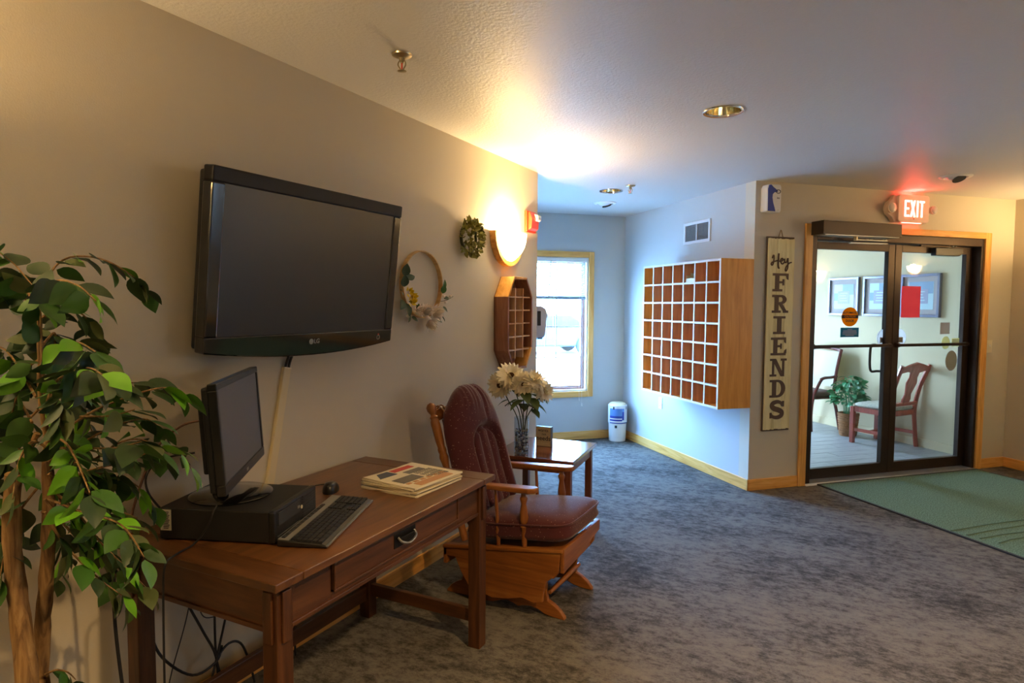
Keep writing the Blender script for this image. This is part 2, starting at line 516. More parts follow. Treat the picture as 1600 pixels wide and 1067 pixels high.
struct('wall_front', wall_hole(A_M, A_R, B_D, B_D + .12, HT, [DO]), M_WALL, R45, label='wall around the glass double door')
gR = wall_hole(-2.6, B_V + .12, -.12, 0, HT, [(-1.3, 0.0, .9, 2.1)])
gR.v = [(A_R + .12 + y, x, z) for x, y, z in gR.v]
struct('wall_right', gR, M_WALL, R45, label='wall right of the door, running on into the vestibule')
struct('wall_east', G().box(XE, YB - .12, 0, XE + .12, yc, HT), M_WALL, label='wall behind the viewer on the right')
struct('wall_back', G().box(-.12, YB - .12, 0, XE + .12, YB, HT), M_WALL, label='wall behind the viewer')
struct('wall_vestibule', wall_hole(A_M, A_R + .12, B_V, B_V + .12, HT, [(5.6, 6.8, 0, 2.2)]), M_VWALL, R45, label='outer wall of the vestibule')
# paint of the vestibule side
struct('wall_vestibule_right', G().box(A_R - .004, B_D + .121, 0, A_R - .0002, B_V, H), M_VWALL, R45, label='cream wall of the vestibule with the pictures')

# vestibule floor of separate planks
vf = sroot('floor', (0, 0, 0), R45, 'grey plank tile floor of the vestibule')
part('tile_bed', G().box(A_M, B_D + .06, -.12, A_R + .12, B_V + .12, -.006), M_GROUT, vf)
plank_me = {}
PW, PL = .152, .91
rng = random.Random(3)
row = 0; b = B_D + .125
while b < B_V - .02:
    b1 = min(b + PW, B_V)
    a = A_M + .122 - [0, .31, .62][row % 3]
    while a < A_R - .01:
        a0 = max(a, A_M + .122); a1 = min(a + PL, A_R - .006)
        if a1 - a0 > .03:
            key = (round(a1 - a0, 3), round(b1 - b, 3))
            if key not in plank_me:
                plank_me[key] = G().box(.002, .002, -.006, key[0] - .002, key[1] - .002, 0).mesh('plank', M_TILE)
            link('plank', plank_me[key], vf, (a0, b, rng.uniform(-.0008, 0)))
        a += PL
    b += PW; row += 1

# baseboards
BB = .09
def board(name, g, m, rz=0): return struct(name, g, m, rz, bevel=.004)
board('baseboard_left', G().box(0, YB, 0, .013, Y_E + .005, BB), OAKY)
board('baseboard_niche_back', G().box(3.02, B_W - .013, 0, A_M, B_W, BB), OAKX, R45)
board('baseboard_niche_right', G().box(A_M - .013, B_D - .013, 0, A_M, B_W, BB), OAKY, R45)
board('baseboard_niche_left', G().box(3.02, 3.02, 0, 3.033, B_W, BB), OAKY, R45)
board('baseboard_front', G().box(A_M - .013, B_D - .013, 0, 5.19, B_D, BB), OAKX, R45)
board('baseboard_front.001', G().box(7.22, B_D - .013, 0, A_R, B_D, BB), OAKX, R45)
board('baseboard_right', G().box(A_R - .013, -2.5, 0, A_R, B_D, BB), OAKY, R45)
board('baseboard_vestibule', G().box(A_R - .018, B_D + .13, 0, A_R - .004, B_V, BB), M_VWALL, R45)

# oak casing of the door
t = sroot('trim_1', (0, 0, 0), R45, 'oak casing around the glass double door')
part('casing', G().box(5.192, B_D - .02, 0, 5.262, B_D, 2.13), OAKZ, t, bevel=.004)
part('casing', G().box(7.148, B_D - .02, 0, 7.22, B_D, 2.13), OAKZ, t, bevel=.004)
part('casing', G().box(5.262, B_D - .02, 2.076, 7.148, B_D, 2.13), OAKX, t, bevel=.004)
# bronze frame
t = sroot('trim_2', (0, 0, 0), R45, 'dark bronze metal door frame')
FB0, FB1 = B_D - .004, B_D + .15
part('jamb', G().box(5.262, FB0, 0, 5.318, FB1, 2.076), M_BRONZE, t, bevel=.004)
part('jamb', G().box(7.122, FB0, 0, 7.148, FB1, 2.076), M_BRONZE, t, bevel=.004)
part('head', G().box(5.318, FB0, 2.008, 7.122, FB1, 2.076), M_BRONZE, t, bevel=.004)
part('threshold', G().prism([(B_D - .03, 0), (B_D - .01, .012), (B_D + .14, .012), (B_D + .16, 0)], 'x', 5.262, 7.148), M_ALU, t)
# the two leaves
DB0, DB1 = 2.826, 2.870
def leaf(name, a0, a1, s0, s1, label):
    d = sroot(name, (0, 0, 0), R45, label)
    part('stile', G().box(a0, DB0, .016, a0 + s0, DB1, 2.004), M_BRONZE, d, bevel=.003)
    part('stile', G().box(a1 - s1, DB0, .016, a1, DB1, 2.004), M_BRONZE, d, bevel=.003)
    part('bottom_rail', G().box(a0 + s0, DB0, .016, a1 - s1, DB1, .105), M_BRONZE, d, bevel=.003)
    part('top_rail', G().box(a0 + s0, DB0, 1.942, a1 - s1, DB1, 2.004), M_BRONZE, d, bevel=.003)
    part('pane', G().box(a0 + s0 - .005, 2.846, .1, a1 - s1 + .005, 2.852, 1.947), M_GLASS, d)
    pb = part('push_bar', G().box(a0 + .03, 2.786, 1.124, a1 - .035, 2.808, 1.150), M_BRONZE, d, bevel=.004)
    part('bracket', G().box(a0 + .03, 2.80, 1.118, a0 + .06, 2.83, 1.156), M_BRONZE2, pb)
    part('bracket', G().box(a1 - .065, 2.80, 1.118, a1 - .035, 2.83, 1.156), M_BRONZE2, pb)
    part('pull_handle', G().tube([(p[0], p[1], p[2]) for p in spline([(a0 + .80 if a0 < 6 else a0 + .10, 2.868, 1.13), (a0 + .775 if a0 < 6 else a0 + .125, 2.915, 1.13), (a0 + .772 if a0 < 6 else a0 + .128, 2.925, 1.02), (a0 + .775 if a0 < 6 else a0 + .125, 2.915, .91), (a0 + .83 if a0 < 6 else a0 + .07, 2.90, .905), (a0 + .85 if a0 < 6 else a0 + .05, 2.868, .905)], 5)], .011, 8), M_BRONZE, d, True)
    return d
d1 = leaf('door_1', 5.320, 6.222, .076, .072, 'left leaf of the glass door')
d2 = leaf('door_2', 6.226, 7.120, .074, .070, 'right leaf of the glass door')

# niche window
w = sroot('window_1', (0, 0, 0), R45, 'niche window in oak casing')
hx0, hx1, hz0, hz1 = WH
g = G(); c0 = .062
part('casing', G().box(hx1, B_W - .02, hz0 - c0, hx1 + c0, B_W, hz1 + c0), OAKZ, w, bevel=.004)
part('casing', G().box(hx0 - c0, B_W - .02, hz0 - c0, hx0, B_W, hz1 + c0), OAKZ, w, bevel=.004)
part('casing', G().box(hx0, B_W - .02, hz1, hx1, B_W, hz1 + c0), OAKX, w, bevel=.004)
part('casing', G().box(hx0, B_W - .02, hz0 - c0, hx1, B_W, hz0), OAKX, w, bevel=.004)
part('jamb', G().box(hx0, B_W - .004, hz0, hx0 + .02, B_W + .12, hz1).box(hx1 - .02, B_W - .004, hz0, hx1, B_W + .12, hz1).box(hx0, B_W - .004, hz1 - .02, hx1, B_W + .12, hz1).box(hx0, B_W - .004, hz0, hx1, B_W + .12, hz0 + .02), M_JAMB, w)
sb0, sb1 = B_W + .045, B_W + .085
def sash_ring(x0, z0, x1, z1, t, b0, b1):
    return G().box(x0, b0, z0, x0 + t, b1, z1).box(x1 - t, b0, z0, x1, b1, z1).box(x0 + t, b0, z0, x1 - t, b1, z0 + t).box(x0 + t, b0, z1 - t, x1 - t, b1, z1)
part('sash', sash_ring(hx0 + .02, hz0 + .02, hx1 - .02, hz1 - .02, .022, sb0, sb1), M_SASH, w, bevel=.003)
part('sash', sash_ring(hx0 + .044, hz0 + .044, hx1 - .044, hz1 - .044, .012, sb0 + .012, sb1), M_SASH, w, label='inner bead of the sash')
part('pane', G().box(hx0 + .05, B_W + .068, hz0 + .05, hx1 - .05, B_W + .072, hz1 - .05), M_GLASS, w)
for z in (.90, 1.235, 1.57): part('muntin', G().box(hx0 + .05, B_W + .062, z - .005, hx1 - .05, B_W + .067, z + .005), M_ALU, w)
for x in (3.40, 3.67, 3.935): part('muntin', G().box(x - .005, B_W + .061, hz0 + .05, x + .005, B_W + .066, hz1 - .05), M_ALU, w)
# blind
bl = thing('window_blind', 'white slatted blind half lowered over the niche window', 'blind', N(3.70, B_W + .005, 1.96), R45)
part('head_rail', G().box(-.555, -.02, -.03, .555, .025, .012), M_WHITE, bl, bevel=.003)
sl = G(); n_sl = 21
for i in range(n_sl):
    z = -.045 - i * .0175
    sl.grid(lambda u, v: (-.548 + 1.096 * u, .003 - .0095 + .019 * v, z - .0065 + .013 * v + .002 * math.sin(PI * v)), 1, 4)
part('slats', sl, M_BLIND, bl, kind='stuff')
part('bottom_rail', G().box(-.55, -.012, -.43, .55, .016, -.40), mat('blind bottom rail', '#8fa3b0', .5), bl, bevel=.003)
part('ladder_cord', G().tube([(.36, -.014, -.03), (.36, -.014, -.42)], .0012, 5), M_WHITE, bl)
part('tilt_wand', G().tube([(.14, -.02, -.02), (.11, -.02, -.5), (.07, -.021, -1.1)], .0035, 6), M_STEEL, bl)
pc = part('pull_cord', G().tube([(.50, -.022, -.02), (.502, -.024, -.8), (.51, -.026, -1.56)], .0013, 5), M_WHITE, bl)
part('tassel', G().lathe([(.002, 0), (.006, -.01), (.008, -.035), (.004, -.038)], 8, T((.51, -.026, -1.555))), M_WHITE, pc)
pc = part('pull_cord', G().tube([(.47, -.022, -.02), (.472, -.024, -.8), (.478, -.026, -1.50)], .0013, 5), M_WHITE, bl)
part('tassel', G().lathe([(.002, 0), (.006, -.01), (.008, -.035), (.004, -.038)], 8, T((.478, -.026, -1.495))), M_WHITE, pc)

# windows behind the viewer and the outer door of the vestibule (out of sight; they let the daylight in)
w = sroot('window_2', (0, 0, 0), R45, 'window in the right wall, out of view')
g = G()
for y0, y1 in ((-1.3, -1.24), (-.06, 0.0), (-.68, -.62)): g.box(A_R, y0, .9, A_R + .1, y1, 2.1)
g.box(A_R, -1.24, .9, A_R + .1, -.06, .96).box(A_R, -1.24, 2.04, A_R + .1, -.06, 2.1)
part('frame', g, OAKY, w)
part('pane', G().box(A_R + .05, -1.25, .95, A_R + .056, -.05, 2.05), M_TINT2, w)
w = sroot('door_3', (0, 0, 0), R45, 'outer glass door of the vestibule')
g = G()
for x in (5.6, 6.74): g.box(x, B_V + .03, 0, x + .06, B_V + .08, 2.2)
g.box(5.66, B_V + .03, 0, 6.74, B_V + .08, .1).box(5.66, B_V + .03, 2.1, 6.74, B_V + .08, 2.2)
part('frame', g, M_BRONZE, w)
part('pane', G().box(5.65, B_V + .05, .08, 6.75, B_V + .056, 2.12), M_TINT, w)
# outdoors
g = G(); g.box(-30, -30, -.32, 40, 45, -.27); struct('ground', g, M_CONC, label='pale concrete outside')

# ================================================================== ceiling fittings
def can_light(x, y, label, energy=0, rz=0):
    t = thing('recessed_downlight', label, 'ceiling light', (x, y, H), rz, 'round recessed ceiling downlights')
    part('trim_ring', G().lathe([(.084, .004), (.086, -.004), (.098, -.006), (.101, -.001), (.101, .0)], 28, cap=False), M_CHROME, t, True)
    g = G(); nf = 28
    g.lathe([(.086, -.002), (.080, .05), (.066, .115), (.03, .145), (.001, .147)], nf, cap=False)
    part('reflector', g, M_REFL, t, True, angle=12)
    part('bulb', G().ball((0, 0, .105), (.034, .034, .03), 12, 8), M_CREAM if not energy else emission('fill bulb', '#ffe2a8', 12), t, True)
    if energy:
        lamp('downlight', 'SPOT', (x, y, H - .012), energy, size=.05, spot_size=2.4, spot_blend=.8)  # fill spot, only for the added fittings out of view
    return t
can_light(*CANS[0], 'unlit gold reflector downlight over the middle of the room')
can_light(*CANS[1], 'small unlit reflector downlight at the entrance of the window niche')
for (x, y), w_ in zip(FILL_CANS, ('closest to the camera', 'nearest the right wall', 'furthest from every wall', 'above the long wall')): can_light(x, y, 'added warm fill downlight out of view, the one ' + w_, FILL_W)
def eye_light(x, y, label, rz):
    t = thing('eyeball_downlight', label, 'ceiling light', (x, y, H), rz, 'eyeball ceiling downlights')
    part('trim_ring', G().lathe([(.075, -.001), (.078, -.012), (.10, -.010), (.108, -.003), (.108, 0)], 28, cap=False), M_WHITE, t, True)
    g = G(); g.ball((0, 0, .02), (.078, .078, .05), 20, 12)
    part('eyeball', g, M_VENT, t, True)
    part('aperture', G().lathe([(.045, 0), (.045, -.006)], 20, T((.028, 0, -.022)) @ RY(-.45)), M_DKGREY, t)
    return t
eye_light(*EYES[0], 'white eyeball downlight in the ceiling near the exit sign', -.9)
eye_light(*EYES[1], 'white eyeball downlight in front of the niche window', 1.2)
def sprinkler(x, y, label):
    t = thing('fire_sprinkler', label, 'sprinkler', (x, y, H), .4, 'brass ceiling fire sprinklers')
    part('escutcheon', G().lathe([(.040, 0), (.038, -.006), (.022, -.012), (.012, -.014)], 20, cap=False), M_BRASS, t, True)
    part('body', G().lathe([(.011, -.012), (.011, -.026), (.008, -.028), (.006, -.034)], 12), M_BRASS, t, True)
    part('frame_arm', G().tube(spline([(-.011, 0, -.026), (-.015, 0, -.04), (-.006, 0, -.056), (0, 0, -.06)], 4), .0028, 6).tube(spline([(.011, 0, -.026), (.015, 0, -.04), (.006, 0, -.056), (0, 0, -.06)], 4), .0028, 6), M_BRASS, t, True)
    part('glass_bulb', G().tube([(0, 0, -.032), (0, 0, -.057)], .003, 6), M_RED, t, label='red glass bulb')
    part('deflector', G().lathe([(.016, -.062), (.018, -.064), (.004, -.066)], 14), M_BRASS, t)
sprinkler(.477, 2.037, 'brass fire sprinkler in the ceiling above the television')
sprinkler(.458, 5.061, 'brass fire sprinkler in the ceiling by the niche downlight')

# ================================================================== sconces
def sconce(loc, rz, label, lit=1.0, sz=1.0):
    t = thing('wall_sconce', label, 'wall light', loc, rz)        # local: x out of the wall, y along it
    hw, hh = .205 * sz, .20 * sz
    out = arc(0, 0, hw, 180, 360, 24, hh + .02); inn = arc(0, 0, hw - .028, 180, 360, 24, hh - .012)
    g = G()
    for i in range(24):
        a, b2, c, d = out[i], out[i + 1], inn[i + 1], inn[i]
        g.prism([a, b2, c, d], 'x', 0, .045)
    part('wood_rim', g, OAKY, t, bevel=.002)
    part('back_plate', G().prism(arc(0, 0, hw - .03, 180, 360, 20, hh - .014), 'x', 0, .006), M_WHITE, t)
    def shell(u, v):
        th = math.radians(180 + 180 * u); ph = v * PI / 2
        r = math.cos(ph)
        return (.012 + .115 * math.sin(ph) ** .9, (hw - .03) * math.cos(th) * r ** .75, (hh - .016) * math.sin(th) * r ** .75)
    sh = part('glass_shade', G().grid(shell, 24, 10), M_SHADE, t, True)
    so = sh.modifiers.new('s', 'SOLIDIFY'); so.thickness = .004
    lamp('sconce bulb', 'POINT', Vector(loc) + RZ(rz) @ Vector((.07, 0, -.015 * sz)), SCONCE_W * lit, size=.025)
    return t
sconce((0, 3.765, 1.945), 0, 'glowing half-round wall sconce with an oak rim above the octagonal shelf')
sconce((0, .12, 1.945), 0, 'half-round wall sconce on the long wall beyond the ficus, out of view', 1.6)
sconce(N(A_R, 2.0, 1.9), R45 + PI, 'half-round wall sconce on the wall right of the door, just out of view', .75, .5)
sconce(N(A_R, .67, 1.9), R45 + PI, 'half-round wall sconce further along the right wall, out of view', 1.0, .7)

# ================================================================== television
tv = thing('television', 'black flat television tilted forward on the beige wall', 'television', (.1375, 1.926, 1.608), rot=(0, math.radians(6.7), 0))
hw = .506
g = G()
part('top_bezel', G().box(-.05, -hw, .268, .001, hw, .322), mat('satin black bezel', '#161416', .5, spec=.3), tv, bevel=.006)
g.box(-.05, -hw, -.262, 0, -hw + .052, .268).box(-.05, hw - .052, -.262, 0, hw, .268)
bot = [(-hw, -.26), (hw, -.26), (hw, -.318)] + [(hw * (1 - 2 * i / 16), -.318 - .036 * (1 - (1 - 2 * i / 16) ** 2)) for i in range(1, 16)] + [(-hw, -.318)]
g.prism(bot, 'x', -.05, .0)
part('bezel', g, M_GLOSS, tv, bevel=.006)
part('back_cover', G().prism([(-hw + .01, .31), (hw - .01, .31), (hw - .01, -.31), (0, -.34), (-hw + .01, -.31)], 'x', -.085, -.03), M_BLACKM, tv, bevel=.01)
part('screen', G().box(-.02, -hw + .05, -.264, -.006, hw - .05, .27), M_TVSCR, tv)
lg = part('logo', text_g('LG', .026, .001, T((.0012, .018, -.296)) @ UP_X, bold=.0006), M_SILVER, tv, label='small grey maker badge')
g = G(); g.lathe([(.0115, 0), (.0115, .0015)], 16, T((.0005, -.012, -.296)) @ RY(PI / 2)); part('emblem', g, M_SILVER, tv)
g = G()
for i in range(14):
    a0, a1 = 2 * PI * i / 14, 2 * PI * (i + 1) / 14
    g.prism([(.408 + .011 * math.cos(a0), -.296 + .011 * math.sin(a0)), (.408 + .011 * math.cos(a1), -.296 + .011 * math.sin(a1)), (.408 + .008 * math.cos(a1), -.296 + .008 * math.sin(a1)), (.408 + .008 * math.cos(a0), -.296 + .008 * math.sin(a0))], 'x', 0, .0015)
part('power_ring', g, M_SILVER, tv)
part('power_light', G().box(0, .404, -.285, .0015, .412, -.279), M_RED, tv, label='red standby light')
part('wall_bracket', G().box(-.118, -.2, -.12, -.085, .2, .12), M_BLACKM, tv)
# cable channel below
ra = thing('cable_raceway', 'slanted ivory plastic cable channel on the wall under the television', 'cable cover', (0, 1.868, 1.203))
d = Vector((0, -.105, -.50)); a_ = math.atan2(.105, .50)
part('channel', G().box(0, -.018, -.58, .018, .018, .003, RX(-a_)), M_CREAM, ra, bevel=.003)
part('lid_seam', G().box(.017, -.0185, -.001, .019, .0185, .004, RX(-a_)), M_IVORY, ra)
for i, dy in enumerate((-.009, .008)):
    g = G(); g.tube(spline([(.012, 1.868 + dy, 1.20), (.014, 1.873 + dy, 1.225), (.03, 1.878 + dy, 1.27), (.045, 1.885 + dy, 1.33)], 4), .0055, 8)
    solo('cable', g, M_BLACKM, ['black cable entering the wall channel, nearer the window', 'black cable entering the wall channel, nearer the plant'][1 - i], 'cable', group='cables below the television', smooth=True)

# ================================================================== desk and what stands on it
DH = .742
DT = math.radians(1.37)
desk = thing('writing_desk', 'mission style oak writing desk against the beige wall below the television', 'desk', (.3935, 1.7295, 0), DT)
hx, hy = .351, .607            # half depth, half length
part('desk_top', G().box(-hx, -hy + .10, DH - .024, hx, hy - .10, DH), TOPY, desk, bevel=.003)
part('breadboard_end', G().box(-hx, -hy, DH - .024, hx, -hy + .0985, DH), TOPX, desk, bevel=.003)
part('breadboard_end', G().box(-hx, hy - .0985, DH - .024, hx, hy, DH), TOPX, desk, bevel=.003)
lx, ly, lw = hx - .028, hy - .030, .056
for sx in (-1, 1):
    for sy in (-1, 1):
        x1, y1 = sx * lx, sy * ly
        x0, y0 = x1 - sx * lw, y1 - sy * lw
        X0, X1, Y0, Y1 = min(x0, x1), max(x0, x1), min(y0, y1), max(y0, y1)
        leg = part('leg', G().box(X0, Y0, 0, X1, Y1, DH - .024), DESKZ, desk, bevel=.003)
        if sx > 0:
            part('pilaster', G().box(X1 - .001, Y0 + .013, .56, X1 + .009, Y1 - .013, DH - .04), DESKZ, leg, bevel=.002)
        part('pilaster', G().box(X0 + .013, min(y1, y1 + sy * .009), .56, X1 - .013, max(y1, y1 + sy * .009), DH - .04), DESKZ, leg, bevel=.002)
AP0, AP1 = .585, DH - .024
ax = lx - .012
iy = ly - lw
part('front_apron', G().box(ax - .02, -iy, AP0, ax, -.36, AP1).box(ax - .02, .36, AP0, ax, iy, AP1).box(ax - .02, -.36, AP0, ax, .36, .612).box(ax - .02, -.36, .706, ax, .36, AP1), DESKY, desk, bevel=.002)
part('apron_lip', G().box(ax - .022, -iy, AP0 - .004, ax + .006, iy, AP0 + .010), DESKY, desk, bevel=.002)
part('side_apron', G().box(-lx + lw, -ly + .010, AP0, lx - lw, -ly + .03, AP1), DESKX, desk)
part('side_apron', G().box(-lx + lw, ly - .03, AP0, lx - lw, ly - .010, AP1), DESKX, desk)
part('apron_lip', G().box(-lx + lw, -ly + .004, AP0 - .004, lx - lw, -ly + .03, AP0 + .010), DESKX, desk, bevel=.002)
part('back_apron', G().box(-ax, -iy, AP0, -ax + .02, iy, AP1), DESKY, desk)
dr = part('drawer', G().box(ax - .018, -.355, .617, ax + .006, .355, .702), DESKY, desk, bevel=.004)
part('drawer_bead', G().box(ax + .004, -.355, .612, ax + .011, .355, .621).box(ax + .004, -.355, .621, ax + .011, -.347, .702).box(ax + .004, .347, .621, ax + .011, .355, .702), DESKY, dr, bevel=.002)
part('handle_plate', G().box(ax + .005, -.062, .640, ax + .0085, .062, .690), M_IRON, dr, bevel=.0015)
def cup(u, v):
    th = PI * u; ph = PI / 2 * v
    return (ax + .008 + .026 * math.sin(ph) * (0.35 + .65 * math.sin(th)), -.05 * math.cos(th), .684 - .036 * math.sin(th) * (1 - .25 * v) )
part('handle', G().tube(spline([(ax + .012, -.046, .676), (ax + .026, -.040, .662), (ax + .030, 0, .650), (ax + .026, .040, .662), (ax + .012, .046, .676)], 6), .0045, 8), M_STEEL, dr, True)
part('handle_cup', G().prism([(-.046, .676), (.046, .676)] + [(.046 * math.cos(PI * k / 12), .676 - .024 * math.sin(PI * k / 12)) for k in range(1, 12)], 'x', ax + .008, ax + .020), M_IRON, dr, bevel=.004)
part('stretcher', G().box(-lx + lw, ly - .042, .105, lx - lw, ly - .018, .160), DESKX, desk, bevel=.002)
part('stretcher', G().box(-lx + lw, -ly + .018, .105, lx - lw, -ly + .042, .160), DESKX, desk, bevel=.002)
part('stretcher', G().box(-lx + .016, -iy, .085, -lx + .040, iy, .150), DESKY, desk, bevel=.002)

# computer
pc = thing('desktop_computer', 'flat black desktop computer lying under the monitor on the oak desk', 'computer', (.3135, 1.3915, DH), math.radians(21))
# local: x towards the front panel, y along the front; the front panel stands at x = +.185
part('case', G().box(-.185, -.145, .004, .170, .145, .100), M_BLACKM, pc, bevel=.004)
fp = part('front_panel', G().box(.168, -.147, .002, .190, .147, .102), M_BLACK, pc, bevel=.006)
part('drive_bay', G().box(.189, -.125, .052, .1925, .02, .092), M_DKGREY, fp, bevel=.001)
part('drive_button', G().box(.192, -.002, .066, .1945, .012, .074), M_SILVER, fp)
part('silver_strip', G().box(.1885, -.13, .020, .1915, .02, .0225).box(.1885, -.13, .012, .1915, .02, .0145), M_STEEL, fp)
g = G()
for i in range(9): g.box(.189, .04 , .022 + i * .0085, .1915, .138, .0262 + i * .0085)
part('vent_slat', g, M_DKGREY, fp, kind='stuff')
part('power_button', G().lathe([(.006, 0), (.006, .003)], 14, T((.189, .032, .062)) @ RY(PI / 2)), M_CREAM, fp, label='pale power button')
for i in range(3): part('port', G().box(.189, .05 + i * .02, .010, .1918, .062 + i * .02, .016), M_SILVER, fp)
part('label', G().box(-.18, -.1465, .03, -.145, -.1445, .095), M_LABEL, pc, label='white barcode label on the side')
g = G()
for i in range(11): g.box(-.170 , -.1472, .036 + i * .005, -.154 + (i % 3) * .002, -.1462, .0383 + i * .005)
part('barcode', g, M_DARK, pc, kind='stuff')
part('sticky_note', G().box(-.16, -.02, .1, -.085, .04, .1012), M_GREENP, pc, label='green sticky note on top')
part('foot', G().box(-.17, -.13, 0, -.15, .13, .005), M_BLACK, pc)
part('foot', G().box(.14, -.13, 0, .16, .13, .005), M_BLACK, pc)

# monitor
mo = thing('computer_monitor', 'black flat computer monitor turned to the right on the desktop computer', 'monitor', (.275, 1.385, DH + .1005), math.radians(37.7))
# root at the centre of its foot; panel centre in local coordinates
cm = Vector((.309 - .275, 1.409 - 1.385, 0)); ca, sa = math.cos(math.radians(37.7)), math.sin(math.radians(37.7))
lxm = cm.x * ca + cm.y * sa; lym = -cm.x * sa + cm.y * ca
MP = T((lxm, lym, 1.076 - DH - .1005)) @ RY(-math.radians(3.8))
pw, ph = .262, .164
g = G().box(-.026, -pw, ph - .02, 0, pw, ph, MP).box(-.026, -pw, -ph, 0, pw, -ph + .032, MP).box(-.026, -pw, -ph + .032, 0, -pw + .018, ph - .02, MP).box(-.026, pw - .018, -ph + .032, 0, pw, ph - .02, MP)
pf = part('panel_frame', g, M_BLACK, mo, bevel=.003)
part('screen', G().box(-.02, -pw + .017, -ph + .031, -.004, pw - .017, ph - .019, MP), M_MONSCR, mo)
part('back_cover', G().box(-.045, -pw + .004, -ph + .01, -.024, pw - .004, ph - .01, MP).box(-.075, -.2, -.11, -.045, .2, .09, MP), M_BLACKM, mo, bevel=.006)
part('badge', G().box(0, -.012, -ph + .010, .0012, .012, -ph + .019, MP), M_SILVER, mo)
part('neck', G().prism([(-.05, .01), (-.015, .01), (-.022, .10), (-.05, .10)], 'y', -.04, .04), M_GLOSS, mo, bevel=.006)
part('foot', G().lathe([(.125, 0), (.128, .005), (.118, .011), (.06, .015), (.001, .016)], 36), M_GLOSS, mo, True)

# keyboard
kb = thing('keyboard', 'black keyboard with a silver top strip at the front edge of the desk', 'keyboard', (.5415, 1.553, DH), math.radians(23))
part('base', G().prism([(-.077, .002), (-.077, .022), (.06, .014), (.076, .008), (.076, .002)], 'y', -.225, .225), M_BLACK, kb, bevel=.003)
part('silver_band', G().prism([(-.075, .0225), (-.075, .024), (-.042, .0222), (-.042, .020)], 'y', -.222, .222), M_SILVER, kb)
part('front_edge', G().box(.072, -.224, .004, .079, .224, .0095), M_STEEL, kb, bevel=.001)
def kz(x): return .022 - (x + .077) * .0583
g = G()
rows = [(-.030, 15), (-.0135, 14.5), (.003, 14), (.0195, 13.5), (.036, 12), (.0525, 9)]
for x, n in rows:
    n = int(n); w_ = .290 / n
    for i in range(n):
        y = -.218 + i * w_
        g.box(x - .0068, y + .001, kz(x) - .002, x + .0068, y + w_ - .001, kz(x) + .0055)
    for i in range(3):
        if x in (.0195,): continue
        g.box(x - .0068, .082 + i * .0185, kz(x) - .002, x + .0068, .0985 + i * .0185, kz(x) + .0055)
    for i in range(4): g.box(x - .0068, .145 + i * .0185, kz(x) - .002, x + .0068, .1615 + i * .0185, kz(x) + .0055)
part('key', g, M_KEY, kb, kind='stuff')
g = G()
for i in range(12): g.box(-.069, -.21 + i * .027, .0235, -.058, -.188 + i * .027, .027)
part('media_key', g, M_DKGREY, kb, kind='stuff')
# mouse
ms = thing('computer_mouse', 'black computer mouse behind the keyboard on the desk', 'mouse', (.29, 1.822, DH), math.radians(30))
def msf(u, v):
    th = 2 * PI * u; ph = PI / 2 * v
    x = .030 * math.cos(th) * math.cos(ph) ** .6; y = .053 * math.sin(th) * math.cos(ph) ** .6
    return (x, y, .002 + .036 * math.sin(ph) * (1 - .25 * (y / .053)))
part('shell', G().grid(msf, 20, 8, closeu=True), M_BLACK, ms, True)
part('base', G().prism([(.029 * math.cos(2 * PI * k / 18), .052 * math.sin(2 * PI * k / 18)) for k in range(18)], 'z', 0, .004), M_DKGREY, ms)
part('wheel', G().lathe([(.008, -.003), (.008, .003)], 12, T((0, .026, .026)) @ RY(PI / 2)), M_STEEL, ms)
part('cord', G().tube(spline([(0, .052, .008), (-.01, .075, .004), (-.05, .085, .003), (-.09, .05, .003), (-.12, -.02, .003)], 5), .0022, 6), M_BLACKM, ms)

# newspapers: one on another
def paper(i, z, w, l, th, dx, dy, rot, label):
    o = thing('newspaper', label, 'newspaper', (.505 + dx, 2.06 + dy, z), math.radians(rot), 'folded newspapers on the desk')
    rg = random.Random(20 + i)
    sag = lambda x, y: .004 * math.sin(3 * x / w + i) * (abs(y) / l) + (.006 * max(0, -y / l - .2) if i == 4 else 0)
    g = G()
    n = 6
    pv = []
    for zz in (0, 1):
        for a in range(n + 1):
            for b_ in range(n + 1):
                x = -w / 2 + w * a / n; y = -l / 2 + l * b_ / n
                pv.append((x + (rg.uniform(-.002, .002) if a in (0, n) else 0), y + (rg.uniform(-.002, .002) if b_ in (0, n) else 0), zz * th + max(0, sag(x, y)) * 1.0))
    m1 = (n + 1) ** 2; fs = []
    for zz in (0, 1):
        for a in range(n):
            for b_ in range(n):
                q = zz * m1 + a * (n + 1) + b_; fs.append((q, q + 1, q + n + 2, q + n + 1))
    rim = [a * (n + 1) for a in range(n)] + [n * (n + 1) + b_ for b_ in range(n)] + [a * (n + 1) + n for a in range(n, 0, -1)] + [b_ for b_ in range(n, 0, -1)]
    for k in range(len(rim)): fs.append((rim[k], rim[(k + 1) % len(rim)], rim[(k + 1) % len(rim)] + m1, rim[k] + m1))
    g.add(pv, fs)
    part('sheet_stack', g, M_PAPER if i != 2 else M_PAPERE, o)
    part('fold', G().tube([(w / 2, -l / 2 + .004, th / 2), (w / 2, l / 2 - .004, th / 2)], th / 2, 8), M_PAPER, o)
    return o
spec = [(.275, .300, .0075, 0, -.004, 2, 'lowest newspaper of the stack on the desk, corners showing'),
        (.270, .298, .0065, -.012, .006, -4, 'second newspaper from the bottom of the stack on the desk'),
        (.272, .296, .006, .006, -.004, 1, 'third newspaper from the bottom of the stack on the desk'),
        (.270, .296, .006, -.006, .002, -2, 'newspaper just under the top one of the stack on the desk'),
        (.272, .298, .007, .0, .006, 0, 'topmost newspaper of the stack, with a red banner')]
z = DH
for i, (w_, l_, th, dx, dy, ro, lab) in enumerate(spec):
    top_p = paper(i, z, w_, l_, th, dx, dy, ro - 4, lab); z += th + .0004
zt = .0078
